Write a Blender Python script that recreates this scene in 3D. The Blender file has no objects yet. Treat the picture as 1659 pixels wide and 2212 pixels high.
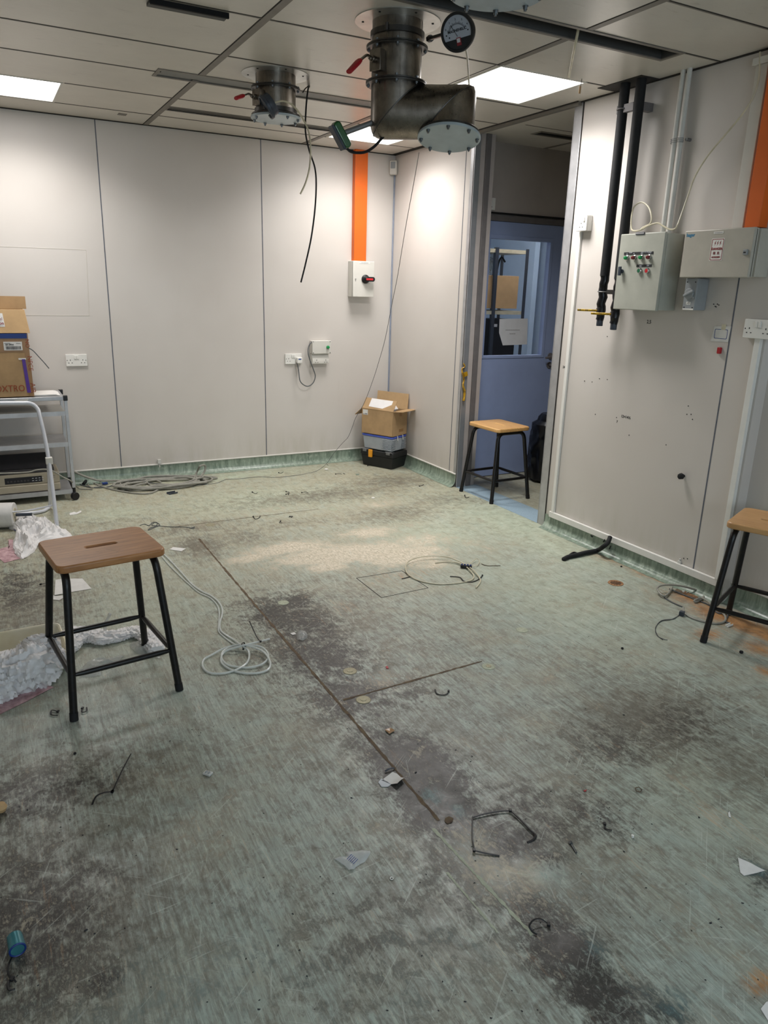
import bpy, math, random
import numpy as np
from mathutils import Vector, Matrix, noise as mn
random.seed(7)
PI = math.pi
SC = bpy.context.scene
COL = SC.collection

# ------------------------------------------------------------------ camera
FPX = 1602.09
CAM = Vector((-3.2139, -5.9545, 1.5116))
YAW, PITCH, ROLL = -0.4933, -0.2943, 0.0285
CR = (Matrix.Rotation(YAW, 3, 'Z') @ Matrix.Rotation(PI/2 + PITCH, 3, 'X') @ Matrix.Rotation(ROLL, 3, 'Z'))
cd = bpy.data.cameras.new('camera'); cam = bpy.data.objects.new('camera', cd); COL.objects.link(cam)
cam.matrix_world = Matrix.Translation(CAM) @ CR.to_4x4()
cd.sensor_fit = 'HORIZONTAL'; cd.sensor_width = 36; cd.lens = FPX/1659*36; cd.clip_start = .05
SC.camera = cam

# ------------------------------------------------------------------ world, exposure
SC.view_settings.view_transform = 'Standard'; SC.view_settings.look = 'None'
SC.view_settings.gamma = 1; SC.view_settings.use_curve_mapping = False
SC.view_settings.exposure = 1.03
w = bpy.data.worlds.new('world'); SC.world = w; w.use_nodes = True
w.node_tree.nodes['Background'].inputs[0].default_value = (.6, .7, .8, 1)
w.node_tree.nodes['Background'].inputs[1].default_value = .02
PANEL_POWER = 3.6         # glow of the diffusers
LAMP_WATTS = (7, 11, 7.2); LAMP_SPREAD = 140
REAR_POWER = 5.2  # cool fill from the panels added behind the camera
REAR_COLOR = (.72, .87, 1)

# area lights, among them a cool fill added unseen behind the camera
def area(name, loc, rot, sx, sy, power, color):
    l = bpy.data.lights.new(name, 'AREA'); l.shape = 'RECTANGLE'; l.size = sx; l.size_y = sy
    l.energy = power; l.color = color
    o = bpy.data.objects.new(name, l); COL.objects.link(o); o.location = loc; o.rotation_euler = rot
    return o
FILL_POWER = 26

H = 2.566                 # ceiling height

# ------------------------------------------------------------------ surveying: a photo point on a real surface
def ray(px, py):
    return CR @ Vector(((px-829.5)/FPX, -(py-1106)/FPX, -1))
def hit(px, py, ax, v):
    d = ray(px, py); t = (v-CAM[ax])/d[ax]; return CAM + d*t
def fl(px, py, z=0.0): return hit(px, py, 2, z)
def ce(px, py, z=H): return hit(px, py, 2, z)
def bw(px, py, y=0.0): return hit(px, py, 1, y)
def sw(px, py, x=0.0): return hit(px, py, 0, x)

# ------------------------------------------------------------------ materials
def lin(c):
    return tuple((v/255/12.92 if v/255 <= .04045 else ((v/255+.055)/1.055)**2.4) for v in c)
class NT:
    def __init__(s, name):
        s.m = bpy.data.materials.new(name); s.m.use_nodes = True; s.t = s.m.node_tree
        s.b = s.t.nodes['Principled BSDF']
    def n(s, typ, props=None, **inp):
        nd = s.t.nodes.new(typ)
        for k, v in (props or {}).items(): setattr(nd, k, v)
        for k, v in inp.items(): s.set(nd, k, v)
        return nd
    def set(s, nd, k, v):
        k = k.replace('_', ' ') if isinstance(k, str) else k
        if isinstance(k, str) and k.startswith('i') and k[1:].isdigit(): k = int(k[1:])
        sock = nd.inputs[k]
        if hasattr(v, 'is_linked') or isinstance(v, bpy.types.NodeSocket): s.t.links.new(v, sock)
        else: sock.default_value = v
    def noise(s, vec, scale, detail=3, rough=.55, dist=0):
        nd = s.n('ShaderNodeTexNoise', Scale=scale, Detail=detail, Roughness=rough, Distortion=dist)
        if vec is not None: s.t.links.new(vec, nd.inputs['Vector'])
        return nd.outputs[0]
    def map(s, v, a, b, c=0., d=1.):
        nd = s.n('ShaderNodeMapRange', {'clamp': True}); nd.interpolation_type = 'SMOOTHSTEP' if False else 'LINEAR'
        s.set(nd, 'Value', v); nd.inputs[1].default_value = a; nd.inputs[2].default_value = b
        nd.inputs[3].default_value = c; nd.inputs[4].default_value = d
        return nd.outputs[0]
    def mix(s, f, a, b, blend='MIX'):
        nd = s.n('ShaderNodeMix', {'data_type': 'RGBA', 'blend_type': blend})
        for i, v in ((0, f), (6, a), (7, b)):
            if isinstance(v, bpy.types.NodeSocket): s.t.links.new(v, nd.inputs[i])
            else: nd.inputs[i].default_value = v if i == 0 else (tuple(v)+(1,) if len(v) == 3 else v)
        return nd.outputs[2]
    def math(s, op, a, b=0.):
        nd = s.n('ShaderNodeMath', {'operation': op})
        for i, v in ((0, a), (1, b)):
            if isinstance(v, bpy.types.NodeSocket): s.t.links.new(v, nd.inputs[i])
            else: nd.inputs[i].default_value = v
        return nd.outputs[0]
    def scaled(s, vec, sc, rot=(0, 0, 0)):
        nd = s.n('ShaderNodeMapping'); s.t.links.new(vec, nd.inputs[0]); nd.inputs[3].default_value = sc; nd.inputs[2].default_value = rot
        return nd.outputs[0]
    def bump(s, h, strength=.2, dist=.002):
        nd = s.n('ShaderNodeBump'); nd.inputs['Strength'].default_value = strength; nd.inputs['Distance'].default_value = dist
        s.t.links.new(h, nd.inputs['Height']); s.t.links.new(nd.outputs[0], s.b.inputs['Normal'])

def mat(name, c, rough=.5, metal=0., var=.06, scale=14, stretch=(1, 1, 1), bump=0., alpha=1., trans=0., spec=.5, ior=1.45, c2=None, coat=0.):
    k = NT(name)
    co = k.n('ShaderNodeTexCoord').outputs['Object']
    v = k.scaled(co, stretch)
    f = k.noise(v, scale, 4, .6)
    a = lin(c); b = lin(c2) if c2 else tuple(max(0, x*(1-var*3)) for x in a)
    k.t.links.new(k.mix(k.map(f, .35, .7), a, b), k.b.inputs['Base Color'])
    k.b.inputs['Roughness'].default_value = rough; k.b.inputs['Metallic'].default_value = metal
    k.b.inputs['Specular IOR Level'].default_value = spec; k.b.inputs['IOR'].default_value = ior
    k.b.inputs['Transmission Weight'].default_value = trans; k.b.inputs['Alpha'].default_value = alpha
    k.b.inputs['Coat Weight'].default_value = coat
    if bump: k.bump(f, bump)
    return k.m
def emis(name, c, s):
    k = NT(name); k.b.inputs['Base Color'].default_value = (.8, .8, .8, 1)
    k.b.inputs['Emission Color'].default_value = tuple(c)+(1,); k.b.inputs['Emission Strength'].default_value = s
    return k.m

M = {}
M['steel_plate'] = mat('galvanised_plate', (205, 205, 200), .32, .75, .1, 9, bump=.15)
def steel():
    k = NT('brushed_steel'); co = k.n('ShaderNodeTexCoord').outputs['Object']
    v = k.scaled(co, (30, 30, 1)); f = k.noise(v, 6, 3, .6); g = k.noise(co, 7, 4, .6)
    k.t.links.new(k.mix(k.map(g, .35, .7), lin((150, 143, 134)), lin((88, 82, 76))), k.b.inputs['Base Color'])
    k.b.inputs['Metallic'].default_value = 1; k.t.links.new(k.map(f, .3, .7, .24, .4), k.b.inputs['Roughness'])
    return k.m
M['steel'] = steel()
M['steel_dark'] = mat('dark_flange_steel', (92, 90, 88), .38, .9, .15, 20)
M['blank'] = mat('blanking_plate', (180, 192, 198), .42, .25, .08, 6)
M['bolt'] = mat('bolt_metal', (125, 128, 130), .35, .9, .1, 60)
M['red'] = mat('red_plastic', (176, 30, 40), .4, 0, .08)
M['black'] = mat('black_plastic', (24, 24, 26), .42, 0, .1)
M['rubber'] = mat('black_rubber', (22, 23, 25), .75, 0, .15, 40, bump=.2)
M['white'] = mat('white_plastic', (228, 226, 220), .38, 0, .02)
M['offwhite'] = mat('off_white_enamel', (214, 211, 203), .42, 0, .03, 5)
M['orange'] = mat('orange_enamel', (222, 102, 26), .42, 0, .04, 5)
M['greybox'] = mat('grey_green_enamel', (176, 177, 166), .45, 0, .05, 8)
M['dbbox'] = mat('warm_grey_enamel', (182, 177, 165), .42, 0, .04, 8)
M['iso'] = mat('grey_moulded_plastic', (150, 154, 156), .45, 0, .04)
M['conduit'] = mat('white_conduit', (205, 204, 198), .42, 0, .04)
M['alu'] = mat('aluminium', (190, 190, 192), .38, .6, .06, 12)
M['alu_d'] = mat('dull_aluminium', (128, 128, 128), .5, .5, .06, 12)
M['cable_g'] = mat('grey_cable', (150, 148, 138), .5, 0, .08, 30)
M['cable_dg'] = mat('dark_grey_cable', (92, 96, 98), .5, 0, .08, 30)
M['cream'] = mat('cream_tubing', (206, 198, 172), .4, 0, .08, 20)
M['clear'] = mat('clear_tubing', (226, 230, 226), .25, 0, .03, 20, alpha=.62)
M['brass'] = mat('yellow_lever_paint', (196, 156, 34), .4, .2, .3, 60)
M['card'] = mat('brown_cardboard', (180, 148, 108), .8, 0, .08, 7, (1, 1, 1), bump=.1)
M['card_in'] = mat('cardboard_inside', (196, 164, 122), .85, 0, .06, 7)
M['card_l'] = mat('light_cardboard', (196, 162, 118), .8, 0, .06, 7, bump=.1)
M['tape'] = mat('brown_parcel_tape', (152, 116, 76), .3, 0, .05)
M['paper'] = mat('white_paper', (222, 220, 216), .8, 0, .04, 25)
M['ink'] = mat('black_ink', (36, 36, 40), .7, 0, .02)
M['ink_grey'] = mat('grey_print', (130, 130, 132), .7, 0, .02)
M['ink_red'] = mat('dark_red_print', (140, 40, 46), .7, 0, .02)
M['ink_box'] = mat('red_brown_box_print', (150, 72, 46), .8, 0, .05)
M['ink_blue'] = mat('blue_print', (40, 70, 140), .6, 0, .02)
M['logo_blue'] = mat('logo_blue', (60, 130, 165), .5, 0, .02)
M['green_lamp'] = mat('green_lens', (20, 150, 80), .2, 0, .05, coat=.6)
M['red_lamp'] = mat('dark_red_lens', (110, 18, 28), .2, 0, .05, coat=.6)
M['red_btn'] = mat('red_button', (205, 40, 48), .35, 0, .03)
M['green_btn'] = mat('green_button', (30, 105, 70), .35, 0, .03)
M['green_box'] = mat('dark_green_enamel', (28, 88, 36), .18, .1, .1, coat=.8)
M['chrome'] = mat('chrome', (200, 200, 200), .18, 1, .03)
M['wood_brown'] = None
def wood(name, a, b, ax=0):
    k = NT(name); co = k.n('ShaderNodeTexCoord').outputs['Object']
    st = (1.2, 14, 6) if ax == 0 else (14, 1.2, 6)
    v = k.scaled(co, st); f = k.noise(v, 5, 6, .65, .6); g = k.noise(k.scaled(co, (1, 1, 1)), 9, 4, .6)
    c = k.mix(k.map(f, .3, .7), lin(a), lin(b))
    d = k.mix(k.map(g, .62, .75, 0, .55), c, lin(tuple(int(x*.45) for x in b)))
    k.t.links.new(d, k.b.inputs['Base Color']); k.b.inputs['Roughness'].default_value = .38
    k.bump(f, .08); return k.m
M['wood_brown'] = wood('worn_brown_wood', (190, 136, 86), (144, 96, 56))
M['wood_honey'] = wood('honey_varnished_wood', (218, 174, 114), (190, 140, 82), 1)
M['wood_oak'] = wood('light_oak_varnished', (204, 160, 108), (176, 130, 82), 0)
M['leg'] = mat('black_enamelled_tube', (12, 13, 15), .32, .1, .1, 50, c2=(30, 26, 24))
M['blue_door'] = mat('blue_door_paint', (148, 164, 202), .5, 0, .04, 3)
M['frame_dk'] = mat('dark_grey_frame', (112, 108, 108), .5, .1, .05)
M['jamb_l'] = mat('grey_beige_jamb', (176, 168, 164), .5, 0, .03)
M['jamb_g'] = mat('grey_jamb', (140, 142, 146), .45, .3, .04)
M['yellow_tape'] = mat('ochre_tape', (190, 146, 34), .35, 0, .15, 30)
M['bag_black'] = mat('black_bin_bag', (14, 15, 20), .28, 0, .2, 20, bump=.4)
M['bag_white'] = mat('thin_white_plastic', (244, 241, 240), .35, 0, .02, 18, alpha=.86, bump=.3)
M['bag_zip'] = mat('zip_bag_film', (226, 228, 226), .15, 0, .05, 30, alpha=.6, bump=.5)
M['bag_clear'] = mat('clear_plastic_film', (212, 214, 210), .2, 0, .1, 18, alpha=.42, bump=.3)
M['pink'] = mat('pink_paper', (206, 172, 176), .8, 0, .1, 30, c2=(150, 112, 116))
M['tray'] = mat('cream_plastic_tray', (232, 228, 212), .4, 0, .06, 5, c2=(214, 204, 172))
M['navy'] = mat('navy_plastic', (24, 52, 120), .4, 0, .05)
M['purple'] = mat('purple_zip_strip', (84, 44, 146), .3, 0, .08)
M['printer'] = mat('beige_printer_case', (176, 166, 146), .5, 0, .04)
M['printer_d'] = mat('smoky_cover', (62, 60, 62), .3, 0, .06)
M['tube_w'] = mat('white_enamelled_tube', (206, 208, 214), .3, .1, .03)
M['tool_blk'] = mat('toolbox_black', (26, 27, 28), .5, 0, .06)
M['storage'] = mat('frosted_plastic', (168, 174, 180), .35, 0, .05)
M['blue_lid'] = mat('blue_lid', (76, 96, 190), .4, 0, .04)
M['amber'] = mat('amber_latch', (236, 158, 36), .4, 0, .04)
M['teal'] = mat('teal_metallic', (62, 132, 142), .25, .3, .1, coat=.5)
M['dark_void'] = mat('dark_void', (20, 20, 21), .9, 0, .02)
M['slot_face'] = mat('slot_face_grey', (128, 128, 125), .55, .1, .04)
M['slot_grey'] = mat('slot_grey', (86, 86, 84), .6, .3, .04)
M['tbar'] = mat('ceiling_tee_bar', (128, 122, 114), .5, .1, .06)
M['gap'] = mat('ceiling_gap', (44, 41, 38), .8, 0, .05)
M['seam'] = mat('blue_grey_seam', (100, 104, 114), .6, 0, .1, 20)
M['blue_strip'] = mat('blue_grey_strip', (146, 154, 170), .5, 0, .05)
M['rust'] = mat('rust_brown_joint', (108, 92, 70), .85, 0, .2, 30, c2=(76, 60, 50))
M['disc'] = mat('worn_brass_cap', (160, 154, 128), .5, .3, .1, 60)
M['disc_pale'] = mat('pale_floor_patch', (178, 182, 160), .7, 0, .1, 60)
M['grate'] = mat('rusty_grate', (178, 132, 92), .7, .1, .2, 50)
M['strip_blue'] = mat('pale_blue_threshold', (150, 172, 186), .6, 0, .08, 160)
M['notice'] = mat('notice_paper', (206, 208, 212), .8, 0, .03, 12)

# ------------------------------------------------------------------ mesh builder
class F:                                     # a local frame: origin, right, up, out
    def __init__(s, o, u, v=(0, 0, 1), n=None):
        s.o = Vector(o); s.u = Vector(u).normalized(); s.v = Vector(v).normalized()
        s.n = Vector(n).normalized() if n else s.u.cross(s.v)
    def __call__(s, a, b, c=0): return s.o + s.u*a + s.v*b + s.n*c
WF = F((0, 0, 0), (1, 0, 0), (0, 1, 0), (0, 0, 1))
def BWF(x, z, y=0): return F((x, y, z), (1, 0, 0), (0, 0, 1), (0, -1, 0))
def SWF(y, z, x=0): return F((x, y, z), (0, -1, 0), (0, 0, 1), (-1, 0, 0))
def FLF(p, a=0): return F(p, (math.cos(a), math.sin(a), 0), (-math.sin(a), math.cos(a), 0), (0, 0, 1))

def spline(P, n=8, closed=False):
    P = [Vector(p) for p in P]; out = []
    m = len(P); rng = m if closed else m-1
    for i in range(rng):
        if closed: a, b, c, d = P[(i-1) % m], P[i], P[(i+1) % m], P[(i+2) % m]
        else: a, b, c, d = P[max(i-1, 0)], P[i], P[i+1], P[min(i+2, m-1)]
        for k in range(n):
            t = k/n
            out.append(.5*((2*b)+(-a+c)*t+(2*a-5*b+4*c-d)*t*t+(-a+3*b-3*c+d)*t**3))
    if not closed: out.append(P[-1])
    return out
def rrect(w, h, r, n=5):
    out = []
    for cx, cy, a0 in ((w/2-r, h/2-r, 0), (-w/2+r, h/2-r, PI/2), (-w/2+r, -h/2+r, PI), (w/2-r, -h/2+r, 1.5*PI)):
        for k in range(n+1):
            a = a0+PI/2*k/n; out.append((cx+r*math.cos(a), cy+r*math.sin(a)))
    return out
class MB:
    def __init__(s): s.v = []; s.f = []; s.m = []
    def add(s, v, f, m=0):
        b = len(s.v); s.v += [tuple(x) for x in v]; s.f += [tuple(b+i for i in q) for q in f]; s.m += [m]*len(f); return s
    def box(s, a, b, fr=WF, m=0):
        (x0, y0, z0), (x1, y1, z1) = a, b
        v = [fr(x, y, z) for z in (z0, z1) for y in (y0, y1) for x in (x0, x1)]
        return s.add(v, [(0, 2, 3, 1), (4, 5, 7, 6), (0, 1, 5, 4), (2, 6, 7, 3), (0, 4, 6, 2), (1, 3, 7, 5)], m)
    def cyl(s, p0, p1, r0, r1=None, n=20, m=0, cap=True):
        r1 = r0 if r1 is None else r1; p0 = Vector(p0); p1 = Vector(p1); d = (p1-p0).normalized()
        a = d.orthogonal().normalized(); b = d.cross(a)
        v = [p+(a*math.cos(2*PI*k/n)+b*math.sin(2*PI*k/n))*r for p, r in ((p0, r0), (p1, r1)) for k in range(n)]
        f = [(k, (k+1) % n, n+(k+1) % n, n+k) for k in range(n)]
        if cap: f += [tuple(range(n-1, -1, -1)), tuple(range(n, 2*n))]
        return s.add(v, f, m)
    def tube(s, P, r, n=8, m=0, closed=False, flat=1.):
        P = [Vector(p) for p in P]; L = len(P); rr = r if isinstance(r, (list, tuple)) else [r]*L
        T = []
        for i in range(L):
            a = P[(i-1) % L] if (i or closed) else P[0]; b = P[(i+1) % L] if (i < L-1 or closed) else P[-1]
            d = b-a; T.append(d.normalized() if d.length > 1e-9 else Vector((0, 0, 1)))
        up = Vector((0, 0, 1)) if abs(T[0].z) < .9 else Vector((1, 0, 0))
        x = T[0].cross(up).normalized(); v = []
        for i in range(L):
            x = (x-T[i]*x.dot(T[i])); x = x.normalized() if x.length > 1e-6 else T[i].orthogonal().normalized()
            y = T[i].cross(x)
            for k in range(n):
                a = 2*PI*k/n; v.append(P[i]+(x*math.cos(a)+y*math.sin(a)*flat)*rr[i])
        f = []
        for i in range(L if closed else L-1):
            j = (i+1) % L
            for k in range(n): f.append((i*n+k, i*n+(k+1) % n, j*n+(k+1) % n, j*n+k))
        if not closed: f += [tuple(range(n-1, -1, -1)), tuple((L-1)*n+k for k in range(n))]
        return s.add(v, f, m)
    def prism(s, poly, fr, c0, c1, m=0):
        n = len(poly); v = [fr(a, b, c) for c in (c0, c1) for a, b in poly]
        f = [(k, (k+1) % n, n+(k+1) % n, n+k) for k in range(n)]+[tuple(range(n-1, -1, -1)), tuple(range(n, 2*n))]
        return s.add(v, f, m)
    def frame(s, outer, inner, fr, c0, c1, m=0):    # outer/inner: same-length polygons
        n = len(outer)
        v = [fr(a, b, c) for poly in (outer, inner) for c in (c0, c1) for a, b in poly]; f = []
        for k in range(n):
            j = (k+1) % n
            f += [(k, j, n+j, n+k), (2*n+j, 2*n+k, 3*n+k, 3*n+j), (n+k, n+j, 3*n+j, 3*n+k), (j, k, 2*n+k, 2*n+j)]
        return s.add(v, f, m)
    def lathe(s, prof, fr, n=32, m=0):        # prof: (radius, along out axis)
        v = []; L = len(prof)
        for r, h in prof:
            for k in range(n): a = 2*PI*k/n; v.append(fr(r*math.cos(a), r*math.sin(a), h))
        f = [(i*n+k, i*n+(k+1) % n, (i+1)*n+(k+1) % n, (i+1)*n+k) for i in range(L-1) for k in range(n)]
        if prof[0][0] > 1e-6: f.append(tuple(range(n-1, -1, -1)))
        if prof[-1][0] > 1e-6: f.append(tuple((L-1)*n+k for k in range(n)))
        return s.add(v, f, m)
    def build(s, name, mats, parent=None, bevel=0., seg=2, ang=35, local=False):
        me = bpy.data.meshes.new(name)
        V = s.v
        if parent is not None and not local:
            inv = WM[parent.name].inverted(); V = [inv @ Vector(p) for p in V]
        me.from_pydata([tuple(p) for p in V], [], s.f)
        ms = mats if isinstance(mats, (list, tuple)) else [mats]
        for q in ms: me.materials.append(M[q] if isinstance(q, str) else q)
        me.polygons.foreach_set('material_index', s.m); me.polygons.foreach_set('use_smooth', [True]*len(s.f))
        me.update(); me.set_sharp_from_angle(angle=math.radians(ang))
        o = bpy.data.objects.new(name, me); COL.objects.link(o)
        if parent is not None: o.parent = parent; WM[o.name] = WM[parent.name].copy()
        else: WM[o.name] = Matrix.Identity(4)
        if bevel:
            b = o.modifiers.new('bevel', 'BEVEL'); b.width = bevel; b.segments = seg; b.limit_method = 'ANGLE'; b.angle_limit = math.radians(40)
        return o
WM = {}
def tag(o, label=None, cat=None, group=None, kind=None):
    for k, v in (('label', label), ('category', cat), ('group', group), ('kind', kind)):
        if v: o[k] = v
    return o
def thing(name, loc, label, cat, group=None, rz=0.):
    o = bpy.data.objects.new(name, None); COL.objects.link(o); o.empty_display_size = .05
    o.location = loc; o.rotation_euler = (0, 0, rz)
    WM[o.name] = Matrix.Translation(Vector(loc)) @ Matrix.Rotation(rz, 4, 'Z')
    return tag(o, label, cat, group)
def struct(mb, name, mats, **k): return tag(mb.build(name, mats, **k), kind='structure')
def single(mb, name, mats, label, cat, group=None, **k):      # a thing that is one mesh, origin at its base
    vs = mb.v; cx = sum(p[0] for p in vs)/len(vs); cy = sum(p[1] for p in vs)/len(vs); cz = min(p[2] for p in vs)
    mb.v = [(p[0]-cx, p[1]-cy, p[2]-cz) for p in vs]
    o = mb.build(name, mats, **k); o.location = (cx, cy, cz); WM[o.name] = Matrix.Translation((cx, cy, cz))
    return tag(o, label, cat, group)
def copy_part(o, parent, mat4=None):
    c = o.copy(); COL.objects.link(c); c.parent = parent
    if mat4 is not None: c.matrix_basis = mat4
    return c
def text(s, fr, size, m, parent, name='lettering', align='CENTER', depth=.0004, sx=1., bold=0.):
    cu = bpy.data.curves.new('t', 'FONT'); cu.body = s; cu.size = size; cu.align_x = align; cu.align_y = 'CENTER'
    cu.extrude = depth; cu.offset = bold; cu.resolution_u = 3
    to = bpy.data.objects.new('t', cu); COL.objects.link(to)
    dg = bpy.context.evaluated_depsgraph_get(); dg.update()
    me = bpy.data.meshes.new_from_object(to.evaluated_get(dg))
    bpy.data.objects.remove(to); bpy.data.curves.remove(cu)
    mb = MB(); mb.add([fr(v.co.x*sx, v.co.y, v.co.z+depth) for v in me.vertices], [tuple(p.vertices) for p in me.polygons])
    bpy.data.meshes.remove(me)
    return mb.build(name, m, parent)
# ================================================================== THE SETTING
XL, YF = -4.8, -8.6        # left wall, wall behind the camera
XV, YV = 1.95, -3.6        # lobby extents
YD = -.971                 # plane of the blue door
LIGHTS = [(-2.925, -.655, .56, .55), (-.54, -2.285, .56, .58), (-.525, -.64, .53, .54), (-2.93, -6.2, .56, .58), (-.54, -6.2, .56, .58)]  # last two are unseen panels, added as fill behind the camera

# ---- floor with worn, dirty vinyl
def floor_material():
    k = NT('worn_green_vinyl'); geo = k.n('ShaderNodeNewGeometry').outputs['Position']
    A = k.n('ShaderNodeAttribute', {'attribute_name': 'stain_a'}).outputs['Color']
    B = k.n('ShaderNodeAttribute', {'attribute_name': 'stain_b'}).outputs['Color']
    sa = k.n('ShaderNodeSeparateColor', i0=A).outputs; sb = k.n('ShaderNodeSeparateColor', i0=B).outputs
    wv = k.noise(k.scaled(geo, (1.5, 1.5, 1)), 2.2, 3)
    streak = k.noise(k.scaled(geo, (26, 2.2, 1), (0, 0, .06)), 3.2, 6, .66, .8)
    streak2 = k.noise(k.scaled(geo, (60, 5, 1), (0, 0, .02)), 3, 5, .7, .6)
    mott = k.noise(geo, 16, 8, .72, .4)
    blot = k.noise(geo, 4.2, 7, .66, .5)
    fine = k.noise(geo, 120, 5, .7)
    c = k.mix(k.map(streak, .34, .66), lin((134, 138, 128)), lin((170, 182, 172)))
    c = k.mix(k.map(blot, .42, .66, 0, .7), c, lin((152, 148, 130)))
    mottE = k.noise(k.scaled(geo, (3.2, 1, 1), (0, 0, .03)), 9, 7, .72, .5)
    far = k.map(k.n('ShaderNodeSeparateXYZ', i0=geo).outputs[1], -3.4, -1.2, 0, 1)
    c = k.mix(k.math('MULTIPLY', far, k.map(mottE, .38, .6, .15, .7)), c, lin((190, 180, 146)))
    c = k.mix(k.map(mottE, .48, .62, 0, .5), c, lin((118, 112, 100)))
    c = k.mix(k.map(mott, .52, .64, 0, .35), c, lin((122, 117, 104)))
    c = k.mix(k.map(k.noise(geo, 23, 7, .75, .6), .54, .64, 0, .4), c, lin((190, 198, 188)))
    c = k.mix(k.map(streak2, .54, .68, 0, .5), c, lin((202, 208, 194)))
    c = k.mix(k.map(k.noise(k.scaled(geo, (34, 4, 1), (0, 0, -.04)), 5, 5, .7, .5), .57, .67, 0, .5), c, lin((112, 110, 98)))
    c = k.mix(k.map(sb[2], 0, 1, 0, .75), c, k.mix(k.map(mott, .4, .6), lin((196, 208, 186)), lin((164, 174, 150))))
    mot2 = k.noise(k.scaled(geo, (2.6, 1, 1)), 34, 7, .75, .3); mot3 = k.noise(geo, 75, 5, .75)
    mx = k.math('ADD', k.math('MULTIPLY', mott, .5), k.math('MULTIPLY', mot2, .5))
    # broad brown-grey grime
    g = k.math('ADD', sa[1], k.map(mx, .35, .65, -.5, .5)); g = k.math('ADD', g, k.map(streak, .3, .7, .2, -.2))
    c = k.mix(k.map(g, .25, 1.0, 0, .8), c, lin((92, 84, 72)))
    # black grime
    g = k.math('ADD', k.math('MULTIPLY', sa[0], 1.05), k.map(mx, .37, .63, -.6, .6)); g = k.math('ADD', g, k.map(blot, .3, .7, -.3, .3))
    c = k.mix(k.map(g, .3, .92, 0, .93), c, k.mix(k.map(mot3, .53, .66), lin((42, 38, 36)), lin((84, 80, 74))))
    c = k.mix(k.math('MULTIPLY', k.map(sa[0], .15, .6), k.map(k.noise(geo, 55, 6, .8, 1.), .6, .66, 0, .5)), c, lin((170, 168, 156)))
    # cream bleached
    g = k.math('ADD', sa[2], k.map(mx, .35, .65, -.5, .5)); g = k.math('ADD', g, k.map(blot, .3, .7, -.25, .25))
    c = k.mix(k.map(g, .22, .62, 0, .88), c, k.mix(k.map(mot2, .38, .6), lin((230, 218, 200)), lin((178, 168, 144))))
    g = k.math('ADD', sb[0], k.map(streak, .3, .7, -.4, .4))
    c = k.mix(k.map(g, .18, .85, 0, .86), c, k.mix(k.map(mott, .4, .6), lin((184, 126, 62)), lin((140, 96, 56))))
    g = k.math('ADD', sb[1], k.map(mx, .35, .65, -.4, .4))
    c = k.mix(k.map(g, .25, 1.0, 0, .7), c, lin((126, 164, 166)))
    for rot, thr, sc in ((.9, .66, 90), (2.2, .67, 80), (.35, .66, 70), (1.5, .68, 60)):
        f = k.noise(k.scaled(k.scaled(geo, (1, 1, 1), (0, 0, rot)), (sc, 2.6, 1)), 1.6, 3, .5, .25)
        c = k.mix(k.map(f, thr, thr+.06, 0, .3), c, lin((208, 212, 202)))
    sp = k.n('ShaderNodeTexVoronoi', Scale=38.); k.t.links.new(geo, sp.inputs['Vector'])
    spk = k.math('MULTIPLY', k.map(sp.outputs['Distance'], .05, .1, 1, 0), k.map(mott, .5, .6))
    c = k.mix(k.math('MULTIPLY', spk, .8), c, lin((40, 38, 36)))
    k.t.links.new(c, k.b.inputs['Base Color'])
    k.t.links.new(k.map(mott, .3, .7, .3, .55), k.b.inputs['Roughness'])
    k.b.inputs['Specular IOR Level'].default_value = .45
    k.bump(k.math('ADD', k.math('MULTIPLY', fine, .3), mott), .12, .003)
    return k.m
M['floor'] = floor_material()

# stains, each (photo point on the floor, radii in metres across / along the room, turn, channel, strength)
ST = []
def st(ch, px, py, rx, ry, rot=0., s=1.):
    p = fl(px, py); ST.append((ch, p.x, p.y, rx, ry, rot, s))
for a in [(600, 1325, .16, .22), (650, 1350, .17, .3), (690, 1420, .2, .3), (760, 1500, .18, .2), (640, 1300, .1, .12), (850, 1500, .22, .15, 0, .6),
          (900, 1665, .13, .2, 0, 1.7), (940, 1730, .11, .16, 0, 1.7), (985, 1700, .1, .12, 0, .9), (820, 1600, .12, .2, 0, .7), (1060, 1780, .1, .14, 0, .8), (1100, 1830, .12, .07, 0, 1.1),
          (1200, 1790, .07, .07, 0, .7), (1290, 1760, .1, .12, 0, .7), (1180, 1860, .06, .05, 0, 1.0), (1150, 1960, .1, .14, 0, .9), (1215, 2050, .09, .1, 0, 1.3), (1290, 2140, .08, .12, 0, 1.2), (1430, 2185, .06, .05, 0, 1.0),
          (1000, 1900, .12, .2, 0, .55), (800, 2000, .25, .3, 0, .35), (1640, 1890, .06, .06, 0, .9), (220, 2120, .05, .05, 0, .8), (180, 1900, .12, .1, 0, .6), (60, 2000, .18, .3, 0, .75),
          (60, 1720, .25, .16, 0, .65), (160, 1700, .2, .1, 0, .6), (1480, 1560, .22, .14, 0, .55), (1320, 1610, .18, .15, 0, .55), (30, 1270, .12, .3, 0, .7), (1000, 1760, .14, .1, 0, .7), (1120, 1740, .15, .12, 0, .6)]:
    st(0, *a)
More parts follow.
